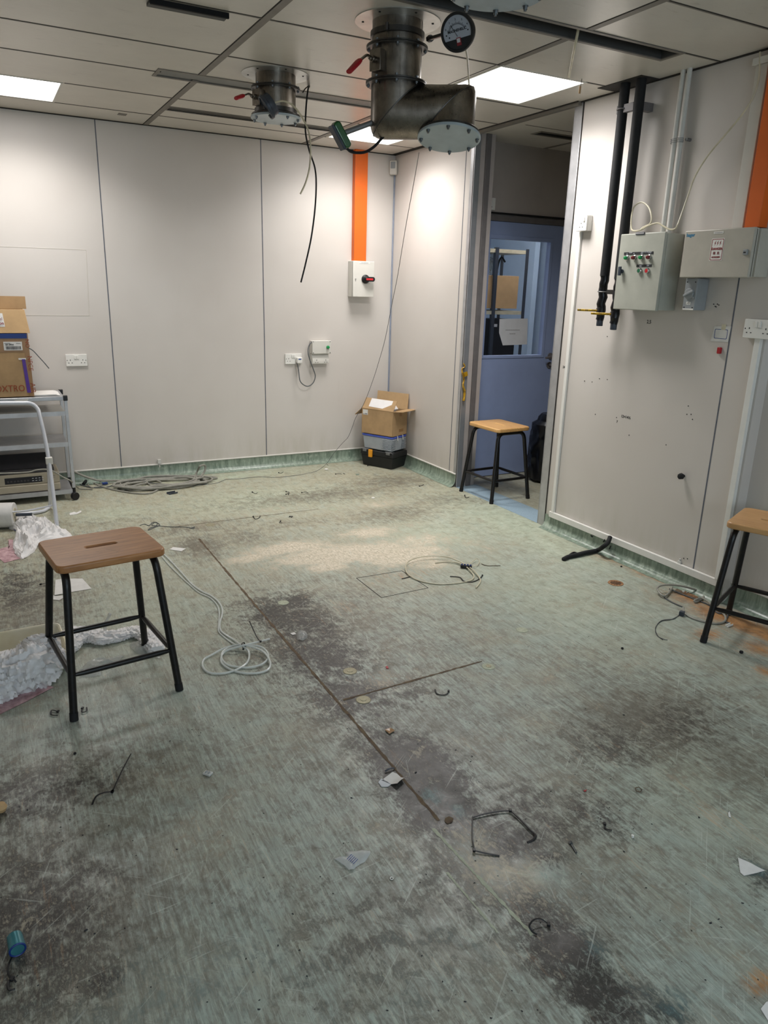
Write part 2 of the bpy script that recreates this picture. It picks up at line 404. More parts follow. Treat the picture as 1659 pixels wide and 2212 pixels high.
for a in [(430, 1180, .16, .25), (520, 1160, .2, .2, 0, .7), (700, 1360, .5, .6, 0, .7), (850, 1420, .5, .4, 0, .55), (900, 1600, .5, .5, 0, .7), (1400, 1560, .42, .3, 0, 1.0), (1350, 1500, .3, .4, 0, .6), (1250, 1620, .3, .3, 0, .6), (1600, 1650, .25, .3, 0, .8),
          (1100, 1780, .5, .3, 0, .8), (1150, 1950, .4, .3, 0, .7), (900, 2000, .4, .3, 0, .7), (100, 1980, .4, .5, 0, .95), (250, 1950, .3, .3, 0, .6), (100, 1720, .5, .25, 0, .8), (60, 1300, .3, .5, 0, .8), (700, 1070, .8, .2, 0, .8), (850, 1040, .5, .25, 0, .8), (850, 1110, .4, .2, 0, .7), (950, 1080, .3, .2, 0, .6), (420, 1140, .4, .15, 0, .7),
          (640, 1130, .4, .1, 0, .5), (760, 1290, .3, .2, 0, .55), (1250, 2100, .3, .2, 0, .6), (60, 1180, .4, .4, 0, .6), (230, 1130, .3, .12, 0, .5), (1030, 1080, .3, .12, 0, .5)]:
    st(1, *a)
for a in [(620, 1185, .22, .1, 0, 1.1), (700, 1200, .28, .12, 0, 1.2), (790, 1195, .28, .13, 0, 1.2), (870, 1200, .25, .14, 0, 1.1), (540, 1205, .16, .07, 0, .9), (700, 1225, .15, .07, 0, .9), (800, 1150, .2, .1, 0, .7), (930, 1215, .12, .1, 0, .6),
          (900, 1170, .2, .12, 0, .7), (810, 1090, .3, .1, 0, .35), (600, 1100, .3, .1, 0, .3), (1050, 1850, .08, .2, 0, .38), (1150, 1900, .1, .12, 0, .35), (820, 1465, .08, .06, 0, .35), (1010, 1180, .2, .3, 0, .2)]:
    st(2, *a)
for a in [(1330, 1205, .1, .18, 0, .75), (1400, 1235, .08, .2, 0, .75), (1490, 1290, .1, .1, 0, .9), (1545, 1325, .09, .12, 0, 1.1), (1610, 1350, .07, .2, 0, 1.3), (1650, 1370, .05, .15, 0, 1.3), (1640, 1400, .08, .08, 0, .8), (1250, 1150, .07, .14, 0, .5), (1530, 1370, .08, .05, 0, .8),
          (1150, 1100, .06, .2, 0, .5), (1030, 1040, .06, .3, 0, .4), (1540, 1755, .05, .12, 0, .32), (745, 1310, .05, .1, 0, .35), (1650, 1450, .04, .05, 0, .8), (1640, 2120, .05, .015, 0, 1.3), (870, 1240, .2, .1, 0, .3)]:
    st(3, *a)
for a in [(1190, 1890, .07, .05, 0, .6), (1630, 1880, .05, .04, 0, .5), (990, 1755, .025, .04, 0, .6), (1290, 2060, .03, .1, 0, .4), (1450, 2170, .06, .04, 0, .5), (900, 2100, .3, .2, 0, .2), (350, 2150, .4, .15, 0, .3), (940, 1720, .04, .05, 0, .6)]:
    st(4, *a)
for a in [(560, 1080, .6, .3, 0, .6), (1100, 1120, .35, .6, 0, .8), (1200, 1180, .2, .5, 0, .6), (1230, 1300, .35, .6, 0, .45), (950, 1150, .4, .3, 0, .5), (250, 1110, .2, .15, 0, .6), (500, 1030, .5, .1, 0, .7), (1500, 1700, .3, .3, 0, .3), (300, 1330, .3, .4, 0, .25)]:
    st(5, *a)
def make_floor():
    nx, ny = 150, 300
    xs = np.linspace(XL, 0.065, nx+1); ys = np.linspace(YF, 0, ny+1)
    X, Y = np.meshgrid(xs, ys); ch = [np.zeros_like(X) for _ in range(6)]
    for c, x, y, rx, ry, ro, s in ST:
        dx = X-x; dy = Y-y; u = (dx*math.cos(ro)+dy*math.sin(ro))/rx; v = (-dx*math.sin(ro)+dy*math.cos(ro))/ry
        ch[c] = np.maximum(ch[c], s*np.exp(-(u*u+v*v)*.8))
    # the vinyl bulges a little where the damp got under it
    Z = np.zeros_like(X)
    for px, py, r, h in ((1195, 1850, .05, .006), (1130, 1870, .05, .005), (1270, 2070, .07, .009), (1000, 1740, .03, .007), (1430, 2170, .06, .008), (950, 1720, .04, .006), (1200, 1790, .05, .004), (1120, 1800, .05, .004)):
        p = fl(px, py); Z += h*np.exp(-((X-p.x)**2+(Y-p.y)**2)/r**2)
    me = bpy.data.meshes.new('floor')
    V = np.stack([X, Y, Z], -1).reshape(-1, 3); idx = np.arange((nx+1)*(ny+1)).reshape(ny+1, nx+1)
    Fq = np.stack([idx[:-1, :-1], idx[:-1, 1:], idx[1:, 1:], idx[1:, :-1]], -1).reshape(-1, 4)
    me.from_pydata(V.tolist(), [], Fq.tolist()); me.polygons.foreach_set('use_smooth', [True]*len(Fq))
    for nm, q in (('stain_a', ch[:3]), ('stain_b', ch[3:])):
        at = me.attributes.new(nm, 'FLOAT_COLOR', 'POINT')
        at.data.foreach_set('color', np.stack(q+[np.ones_like(X)], -1).astype(np.float32).ravel())
    me.materials.append(M['floor']); me.update()
    o = bpy.data.objects.new('floor', me); COL.objects.link(o); tag(o, kind='structure'); return o
floor = make_floor(); WM[floor.name] = Matrix.Identity(4)
mb = MB(); mb.box((0, YV, -.02), (XV, 1.2, 0)); f2 = struct(mb, 'floor_lobby', 'floor')
mb = MB(); mb.box((-.004, -2.2, -.001), (.2, -1.17, .0015)); struct(mb, 'trim_1', 'strip_blue')

# joints in the floor: rust-brown gaps, each a ragged strip
def joint(name, a, b, wd, n=60, m='rust'):
    a, b = Vector(a), Vector(b); d = (b-a); s = d.cross(Vector((0, 0, 1))).normalized(); mb = MB(); v = []
    for i in range(n+1):
        p = a+d*i/n; j = mn.noise(Vector((i*.45, wd*100, 1)))*wd*.35
        k = wd*(.5+.4*mn.noise(Vector((i*.8, 3, wd*50))))
        v += [p+s*(j+k)+Vector((0, 0, .0008)), p+s*(j-k)+Vector((0, 0, .0008))]
    mb.add(v, [(2*i, 2*i+1, 2*i+3, 2*i+2) for i in range(n)]); return struct(mb, name, m)
joint('trim_2', (-2.172, -1.62, 0), (-2.175, -4.42, 0), .0105, 130)
joint('trim_3', (-2.15, -3.69, 0), (-1.487, -3.66, 0), .0095)
joint('trim_4', (-2.23, -1.33, 0), (-1.25, -1.32, 0), .0055)
joint('trim_5', fl(935, 1790), fl(1150, 2020), .009, 50, 'disc_pale')
joint('trim_6', fl(965, 1885), fl(1075, 2015), .006, 40, 'disc_pale')
hp = [fl(770, 1249), fl(868, 1233), fl(925, 1270), fl(824, 1291)]
mb = MB()
for i in range(4): mb.tube([hp[i]+Vector((0, 0, .0006)), hp[(i+1) % 4]+Vector((0, 0, .0006))], .0022, 4, flat=.4)
tag(mb.build('floor_hatch_outline', 'gap'), 'thin dark square outline of an access hatch cut in the green floor', 'floor hatch')

# ---- walls
def wall_mat():
    k = NT('wall_panel'); g = k.n('ShaderNodeNewGeometry').outputs['Position']
    a = k.noise(g, 1.1, 3, .5); b = k.noise(k.scaled(g, (7, 7, 1.6)), 1.6, 5, .6)
    c = k.mix(k.map(a, .35, .65), lin((208, 202, 196)), lin((200, 193, 186)))
    c = k.mix(k.map(b, .62, .8, 0, .12), c, lin((176, 168, 160)))
    z = k.n('ShaderNodeSeparateXYZ', i0=g).outputs[2]
    c = k.mix(k.math('MULTIPLY', k.map(z, .35, .1, 0, .45), k.map(b, .4, .7)), c, lin((176, 172, 154)))
    k.t.links.new(c, k.b.inputs['Base Color']); k.b.inputs['Roughness'].default_value = .42
    k.bump(k.noise(g, 160, 3, .6), .05, .001); return k.m
M['wall'] = wall_mat()
M['wall_lobby'] = mat('lobby_wall', (176, 168, 162), .5, 0, .04, 3)
M['wall_blue'] = mat('store_room_blue_wall', (182, 202, 224), .5, 0, .04, 3)
def seam_v(mb, fr_fn, pos, w=.007, z0=.1, z1=H):
    fr = fr_fn(pos, 0); mb.box((-w/2, z0, -.004), (w/2, z1, .0012), fr, 1)
mb = MB(); mb.box((XL, 0, 0), (.13, .1, H))
for x in (-4.77, -3.57, -2.3594, -1.1697): seam_v(mb, BWF, x)
struct(mb, 'wall_back', ['wall', 'seam'])
mb = MB(); mb.box((0, -1.17, 0), (.13, 0, H)); mb.box((0, -3.665, 0), (.13, -2.2, H)); mb.box((.065, YF, 0), (.13, -3.6, H))
for y in (-1.0672, -3.4729): seam_v(mb, SWF, y)
struct(mb, 'wall_right', ['wall', 'seam'])
mb = MB(); mb.box((XL-.1, YF, 0), (XL, .1, H)); struct(mb, 'wall_left', 'wall')
mb = MB(); mb.box((XL-.1, YF-.1, 0), (.13, YF, H)); struct(mb, 'wall_front', 'wall')
# corner cover strip and left poster ghost
mb = MB(); mb.box((-.012, -.012, .105), (0, 0, 2.42)); struct(mb, 'trim_7', 'blue_strip', bevel=.003)
# lobby walls
D0, D1 = .272, 1.32        # door opening
mb = MB(); mb.box((.13, YD, 2.047), (XV, YD+.1, H)); mb.box((.13, YD, 0), (.24, YD+.1, 2.047)); mb.box((D1+.03, YD, 0), (XV, YD+.1, 2.047))
struct(mb, 'wall_lobby_back', 'wall_lobby')
mb = MB(); mb.box((XV, YV, 0), (XV+.1, 1.2, H)); struct(mb, 'wall_lobby_right', 'wall_lobby')
mb = MB(); mb.box((.13, YV-.1, 0), (XV+.1, YV, H)); struct(mb, 'wall_lobby_front', 'wall_lobby')
mb = MB(); mb.box((.13, 1.1, 0), (XV, 1.2, H)); mb.box((.12, .0, 0), (.135, 1.2, H)); mb.box((.131, YD+.1, 0), (.135, 0, H)); mb.box((XV-.006, YD+.1, 0), (XV-.001, 1.1, H))
mb.box((1.70, .2, 0), (1.76, 1.1, H)); struct(mb, 'wall_store_room', 'wall_blue')

# ---- coved skirting: vinyl turned up the wall, with a white capping bead
def skirt(name, p0, p1, nrm, hgt=.1, depth=.05, cap=True):
    p0, p1, nrm = Vector(p0), Vector(p1), Vector(nrm); prof = [(.004, hgt), (.005, hgt*.75)]
    for k in range(8):
        a = PI/2*k/7; prof.append((.006+(depth)*(1-math.cos(a)), (hgt*.55)*(1-math.sin(a))+.0012))
    mb = MB(); v = []; n = 60
    for i in range(n+1):
        p = p0+(p1-p0)*i/n; wv = 1+.12*mn.noise(Vector((i*.5, 1, 2)))
        for d, z in prof: v.append(p+nrm*(d*wv if z < hgt*.7 else d)+Vector((0, 0, z)))
    L = len(prof); mb.add(v, [(i*L+j, i*L+j+1, (i+1)*L+j+1, (i+1)*L+j) for i in range(n) for j in range(L-1)])
    if cap:
        d = (p1-p0).normalized(); mb.tube([p0+nrm*.004+Vector((0, 0, hgt+.003)), p1+nrm*.004+Vector((0, 0, hgt+.003))], .0065, 8, m=1)
    return struct(mb, name, ['skirt', 'offwhite'])
def skirt_mat():
    k = NT('green_cove_skirting'); g = k.n('ShaderNodeNewGeometry').outputs['Position']
    a = k.noise(k.scaled(g, (14, 14, 2)), 3, 6, .65, .4); b = k.noise(g, 22, 6, .7)
    c = k.mix(k.map(a, .35, .65), lin((104, 120, 106)), lin((150, 164, 148)))
    c = k.mix(k.map(b, .55, .7, 0, .5), c, lin((196, 204, 188)))
    k.t.links.new(c, k.b.inputs['Base Color']); k.b.inputs['Roughness'].default_value = .28; k.bump(b, .1, .002); return k.m
M['skirt'] = skirt_mat()
skirt('baseboard_back', (XL, 0, 0), (0, 0, 0), (0, -1, 0))
skirt('baseboard_right', (0, 0, 0), (0, -1.17, 0), (-1, 0, 0))
skirt('baseboard_right_middle', (0, -2.27, 0), (0, -3.665, 0), (-1, 0, 0), hgt=.09, cap=False)
skirt('baseboard_right_near', (.065, -3.63, 0), (.065, YF, 0), (-1, 0, 0))
skirt('baseboard_left', (XL, YF, 0), (XL, 0, 0), (1, 0, 0))

# ---- ceiling: slab with openings for the lamps and slots, joint lines and tee bars
SLOT_A = (-2.23, -.9, -1.53, -1.40); SLOT_B = (-2.0, -.265, -3.18, -3.07); SLOT_D = (-2.0, -.815, -.69, -.585)
e0, e1 = ce(1112, 280), ce(1262, 299); SLOT_E = (.36, 1.3, e0.y-.05, e0.y+.03)
holes = [(x-a/2, x+a/2, y-b/2, y+b/2) for x, y, a, b in LIGHTS]+[SLOT_A, SLOT_B, SLOT_D, SLOT_E, (.75, 1.25, -.84, -.5)]
xs = sorted(set([XL-.1, 0, .13, XV+.1]+[h[i] for h in holes for i in (0, 1)])); ys = sorted(set([YF-.1, 0, 1.2]+[h[i] for h in holes for i in (2, 3)]))
mb = MB()
for i in range(len(xs)-1):
    for j in range(len(ys)-1):
        cx, cy = (xs[i]+xs[i+1])/2, (ys[j]+ys[j+1])/2
        if cx < 0 and cy > 0.0: continue
        if any(h[0] < cx < h[1] and h[2] < cy < h[3] for h in holes): continue
        mb.add([(xs[i], ys[j], H), (xs[i], ys[j+1], H), (xs[i+1], ys[j+1], H), (xs[i+1], ys[j], H)], [(0, 1, 2, 3)])
GX = (-4.42, -3.22, -2.02, -.82); GY = (-.37, -.93, -1.48, -1.965, -2.575, -3.195, -3.6, -4.2, -4.8, -5.9, -6.5, -7.1)
def clear(x0, x1, y0, y1): return not any(h[0]-.001 < (x0+x1)/2 < h[1]+.001 and h[2]-.001 < (y0+y1)/2 < h[3]+.001 for h in holes)
def strip(x0, x1, y0, y1, m, dz):
    n = max(1, int(max(x1-x0, y1-y0)/.03))
    for i in range(n):
        a, b = (i/n, (i+1)/n)
        q = (x0+(x1-x0)*a, x0+(x1-x0)*b, y0, y1) if x1-x0 > y1-y0 else (x0, x1, y0+(y1-y0)*a, y0+(y1-y0)*b)
        if clear(*q): mb.box((q[0], q[2], H-dz), (q[1], q[3], H+.002), WF, m)
for x in GX: strip(x-.017, x+.017, YF, 0, 1, .0025); strip(x-.022, x-.017, YF, 0, 2, .001)
for y in GY: strip(XL, 0, y-.004, y+.004, 2, .001); strip(XL, 0, y+.004, y+.012, 1, .0012)
for y in (-1.56, -2.1, -2.7): strip(.13, XV, y-.004, y+.004, 2, .001)
for x in (.78, 1.38): strip(x-.015, x+.015, YV, YD, 1, .002)
mb.box((-.03, -2.25, H-.022), (.0, -1.17, H), WF, 1); mb.box((-.036, -2.25, H-.006), (-.03, 0, H), WF, 2)
mb.box((-.012, YF, H-.006), (0, 0, H), WF, 2); mb.box((-.14, -2.83, H-.003), (0, -2.52, H), WF, 2); mb.box((XL, -.01, H-.006), (0, 0, H), WF, 2)
def ceil_mat():
    k = NT('ceiling_panel'); g = k.n('ShaderNodeNewGeometry').outputs['Position']
    a = k.noise(g, 3, 5, .6); b = k.noise(k.scaled(g, (3, 12, 1)), 3, 5, .65, .6)
    c = k.mix(k.map(a, .3, .7), lin((214, 208, 198)), lin((202, 196, 186)))
    c = k.mix(k.map(b, .62, .74, 0, .35), c, lin((146, 138, 126)))
    k.t.links.new(c, k.b.inputs['Base Color']); k.b.inputs['Roughness'].default_value = .32
    k.bump(b, .25, .004); return k.m
M['ceiling'] = ceil_mat()
struct(mb, 'ceiling', ['ceiling', 'tbar', 'gap'])
mb = MB(); mb.box((XL-.1, YF-.1, H+.16), (XV+.1, 1.2, H+.2)); mb.box((XL-.15, 0, H), (XV+.1, .1, H+.2)); struct(mb, 'ceiling_void', 'dark_void')

# ---- recessed ceiling lamps, and two fill panels added at the rear
M['panel_store'] = emis('lit_diffuser_store', (1, .98, .97), 16); M['panel'] = emis('lit_diffuser', (1, .975, .96), PANEL_POWER); M['panel_fill'] = emis('added_fill_diffuser', REAR_COLOR, REAR_POWER)
LL = ['square lit ceiling panel at the far left, cut by the picture edge', 'large bright square ceiling panel right of the elbowed steel duct', 'lit ceiling panel near the far corner, half hidden by the elbowed duct',
      'unseen fill panel added behind the photographer on the left', 'unseen fill panel added behind the photographer on the right']
for i, (x, y, a, b) in enumerate(LIGHTS):
    t = thing('ceiling_light', (x, y, H), LL[i], 'ceiling light', 'recessed square ceiling lamps')
    fr = F((x, y, H), (1, 0, 0), (0, -1, 0), (0, 0, -1)); mb = MB()
    mb.frame([(a/2, b/2), (-a/2, b/2), (-a/2, -b/2), (a/2, -b/2)], [(a/2-.014, b/2-.014), (-a/2+.014, b/2-.014), (-a/2+.014, -b/2+.014), (a/2-.014, -b/2+.014)], fr, -.02, .003)
    mb.build('frame', 'offwhite', t)
    mb = MB(); mb.box((-a/2+.013, -b/2+.013, -.02), (a/2-.013, b/2-.013, -.004), fr); mb.build('diffuser', 'panel' if i < 3 else 'panel_fill', t)
    if i < 3:
        l = area('panel_light', (0, 0, -.006), (0, 0, 0), a-.03, b-.03, LAMP_WATTS[i], (1, .975, .955)); l.parent = t; l.data.spread = math.radians(LAMP_SPREAD)
x, y = 1.0, -.67
t = thing('ceiling_light', (x, y, H), 'square ceiling panel inside the store room behind the blue door', 'ceiling light', 'recessed square ceiling lamps')
mb = MB(); mb.box((.76, -.83, H-.002), (1.24, -.51, H+.02)); mb.build('diffuser', 'panel_store', t)
area('rear_fill_light', (-2.4, YF+.1, 1.5), (PI/2, 0, 0), 3.6, 1.3, FILL_POWER, (.70, .86, 1))  # added bluish fill for the near floor; no window stands here

# ---- air slots in the ceiling
def slot(name, s, label, depth=.1, lip=.018, inner='slot_grey'):
    x0, x1, y0, y1 = s; t = thing(name, ((x0+x1)/2, (y0+y1)/2, H), label, 'air slot', 'long air slots in the ceiling')
    fr = F(((x0+x1)/2, (y0+y1)/2, H), (1, 0, 0), (0, -1, 0), (0, 0, -1)); a, b = (x1-x0)/2, (y1-y0)/2; mb = MB()
    mb.frame([(a+lip, b+lip), (-a-lip, b+lip), (-a-lip, -b-lip), (a+lip, -b-lip)], [(a, b), (-a, b), (-a, -b), (a, -b)], fr, -.002, .004); mb.build('frame', 'tbar', t)
    mb = MB(); A = [(a, b), (-a, b), (-a, -b), (a, -b)]; A2 = [(a+.002, b+.002), (-a-.002, b+.002), (-a-.002, -b-.002), (a+.002, -b-.002)]
    mb.frame(A2, A, fr, -depth, -.001); mb.box((-a, -b, -depth-.004), (a, b, -depth), fr); mb.build('slot_box', inner, t); return t, fr, a, b
slot('ceiling_air_slot', SLOT_A, 'shallow grey air slot running behind the short steel duct', .003, .018, 'slot_face')
slot('ceiling_air_slot', SLOT_B, 'deep open dark air slot crossing the ceiling above the right side', .11)
slot('ceiling_air_slot', SLOT_E, 'short dark air slot in the lobby ceiling above the blue door', .06)
t, fr, a, b = slot('ceiling_linear_grille', SLOT_D, 'narrow black slatted grille in the ceiling nearest the far wall', .05, .006, 'dark_void')
for i in range(3):
    mb = MB(); mb.box((-a, -b+(i+.9)*b*2/4, -.02), (a, -b+(i+1.08)*b*2/4, 0), fr); mb.build('slat', 'tbar', t)
p, q = ce(318, 4), ce(487, 36)
mb = MB(); mb.box((p.x, q.y-.03, H-.012), (q.x, q.y+.02, H-.001)); mb.box((p.x, q.y-.052, H-.02), (q.x, q.y-.04, H-.001), WF, 1)
single(mb, 'ceiling_track', ['slot_grey', 'dark_void'], 'short dark metal track fixed to the ceiling at the upper left', 'track')
for px, py, l in ((263, 247, 'small grey sticker on the ceiling left of the tee bar'), (485, 291, 'faint grey patch sticker on the ceiling edge above the far wall')):
    p = ce(px, py); mb = MB(); mb.box((-.025, -.03, 0), (.03, .035, .0015), F(p, (1, .05, 0), (0, -1, 0), (0, 0, -1))); single(mb, 'ceiling_sticker', 'tbar', l, 'sticker')

# ---- door opening posts (left and right) and lobby door
mb = MB(); mb.box((-.004, -1.185, 0), (.0, -1.135, H)); struct(mb, 'trim_8', 'alu')
mb = MB()
for x0, x1, d, m in ((-.004, .045, .012, 0), (.045, .09, .004, 1), (.09, .133, .014, 2)): mb.box((x0, -1.17-d, 0), (x1, -1.17, H), WF, m)
struct(mb, 'trim_9', ['jamb_g', 'jamb_l', 'frame_dk'], bevel=.002)
mb = MB(); mb.box((.133, -1.17, 0), (.175, YD, H)); struct(mb, 'trim_10', 'jamb_l')
mb = MB(); mb.box((-.004, -2.262, 0), (.0, -2.195, H)); mb.box((-.004, -2.2, 0), (.134, -2.192, H)); struct(mb, 'trim_11', 'alu', bevel=.0015)
mb = MB(); mb.box((-.0045, -2.27, 0), (0, -2.263, H)); struct(mb, 'trim_12', 'gap')
mb = MB(); mb.box((.235, YD-.015, 2.02), (D1+.03, YD+.1, 2.062)); mb.box((.235, YD-.01, 0), (.268, YD+.1, 2.02)); mb.box((D1, YD-.01, 0), (D1+.03, YD+.1, 2.02)); struct(mb, 'trim_13', 'frame_dk', bevel=.003)
mb = MB(); mb.box((.26, YD-.012, 2.068), (D1+.03, YD-.002, 2.082)); struct(mb, 'trim_14', 'dark_void')
door = thing('door_1', (.27, YD, 0), None, None); tag(door, kind='structure')
DF = BWF(0, 0, YD)
wx0, wx1, wz0, wz1 = .325, .912, 1.005, 1.892; lx1 = 1.056
mb = MB()
for a in (((.27, .006, -.04), (lx1, wz0, .004)), ((.27, wz1, -.04), (lx1, 2.018, .004)), ((.27, wz0, -.04), (wx0, wz1, .004)), ((wx1, wz0, -.04), (lx1, wz1, .004))): mb.box(*a, DF)
mb.build('door_leaf', 'blue_door', door)
mb = MB(); mb.box((lx1+.003, .006, -.04), (D1, 2.018, .003), DF); mb.build('side_leaf', 'blue_door', door)
mb = MB(); r = [(wx1, wz1), (wx0, wz1), (wx0, wz0), (wx1, wz0)]; r2 = [(wx1+.028, wz1+.028), (wx0-.028, wz1+.028), (wx0-.028, wz0-.022), (wx1+.028, wz0-.022)]
mb.frame(r2, r, DF, .003, .009); mb.build('glazing_bead', 'blue_door', door, bevel=.002)
M['glass'] = NT('clear_glass').m
def glassm():
    k = NT('door_glass'); k.b.inputs['Base Color'].default_value = (.05, .06, .07, 1); k.b.inputs['Roughness'].default_value = .03
    k.b.inputs['Alpha'].default_value = .07; k.b.inputs['Specular IOR Level'].default_value = .6; return k.m
M['glass'] = glassm()
mb = MB(); mb.box((wx0, wz0, -.02), (wx1, wz1, -.014), DF); mb.build('window_pane', 'glass', door)
hx, hz = bw(1187, 771, YD).x, bw(1184, 769, YD).z
mb = MB(); mb.cyl(DF(hx, hz, .004), DF(hx, hz, .014), .026); mb.cyl(DF(hx, hz, .01), DF(hx, hz, .055), .009); mb.tube([DF(hx+.06, hz-.008, .055), DF(hx, hz, .057), DF(hx-.085, hz-.01, .055)], .0095, 10)
mb.build('lever_handle', 'frame_dk', door)
mb = MB(); mb.cyl(DF(hx-.003, hz-.075, .004), DF(hx-.003, hz-.075, .012), .026); mb.cyl(DF(hx+.004, hz-.072, .01), DF(hx+.004, hz-.072, .04), .016, .013); mb.build('thumb_turn', 'frame_dk', door)
p = bw(1080, 690, YD)
pts = [bw(*q, YD+.012) for q in ((1079, 689), (1140, 688), (1138, 744), (1086, 746), (1078, 719))]
mb = MB(); mb.prism([(q.x, q.z) for q in pts], BWF(0, 0, YD+.012), 0, .0015)
nt = single(mb, 'paper_notice', 'notice', 'white paper notice with two faint grey lines stuck inside the door window', 'notice')
nf = BWF(0, 0, YD+.012)
for z_, hw in ((717, .075), (725, .035)):
    q = bw(1108, z_-4, YD+.012); mb = MB()
    for i in range(int(hw/.006)*2): mb.box((q.x-hw+i*.006, q.z-.003, .0016), (q.x-hw+i*.006+.004, q.z+.003, .002), nf)
    mb.build('printed_line', 'ink_grey', nt)
# ================================================================== STEEL EXHAUST DUCTS
DR = .105; FR = .129
def bolt_mesh(mb, fr, up=.018, m=0):
    mb.cyl(fr(0, 0, -.003), fr(0, 0, .001), .0085, n=14)
    mb.cyl(fr(0, 0, .001), fr(0, 0, .008), .007, n=6); mb.cyl(fr(0, 0, .008), fr(0, 0, up), .0042, n=8)
def ring(z, c, r, th=.006):       # flat flange ring round a vertical pipe
    mb = MB(); mb.lathe([(DR, -th/2), (r-.001, -th/2), (r, -th/2+.001), (r, th/2-.001), (r-.001, th/2), (DR, th/2)], F((c[0], c[1], z), (1, 0, 0), (0, 1, 0), (0, 0, 1)), 48); return mb
def bolts(parent, c, z, r, n, a0, down=True, up=.018):
    first = None
    for k in range(n):
        a = a0+2*PI*k/n; p = Vector((c[0]+r*math.cos(a), c[1]+r*math.sin(a), z))
        if first is None:
            mb = MB(); fr = F(p, (1, 0, 0), (0, -1, 0), (0, 0, -1)); bolt_mesh(mb, fr, up)
            mb.cyl(p+Vector((0, 0, .01)), p+Vector((0, 0, .019)), .007, n=6)
            first = mb.build('bolt', 'bolt', parent); p0 = p
        else: copy_part(first, parent, Matrix.Translation(p-p0))
def damper(t, c, z0, z1, ang, lev=.13, drop=-.03):
    u = Vector((math.cos(ang), math.sin(ang), 0)); v = Vector((-u.y, u.x, 0)); o = Vector((c[0], c[1], (z0+z1)/2)); fr = F(o+u*(DR-.004), v, (0, 0, 1), u)
    h = (z1-z0)/2; mb = MB(); mb.box((-.026, -h, 0), (.026, h, .03), fr); mb.box((-.03, -h, .03), (.03, h, .034), fr); mb.cyl(fr(0, 0, .03), fr(0, 0, .055), .013, n=12); mb.cyl(fr(0, 0, .055), fr(0, 0, .066), .009, n=6)
    mb.build('damper_box', 'steel', t, bevel=.002)
    hn = mb_lever(fr, lev, drop); lv = hn[0].build('lever', 'steel', t, bevel=.001); hn[1].build('red_grip', 'red', lv, bevel=.003)
def mb_lever(fr, L, drop):
    a = MB(); b = MB(); c = fr(0, 0, .048); out = fr.n
    p1 = c+out*.035+Vector((0, 0, .006)); p2 = c+out*(.035+L*.4)+Vector((0, 0, drop*.3)); p3 = c+out*(.035+L)+Vector((0, 0, drop))
    a.tube([c, p1, p2], .013, 8, flat=.35); b.tube([p2-(p3-p2)*.05, p2+(p3-p2)*.2, p3], [.014, .018, .016], 10, flat=.6); return a, b
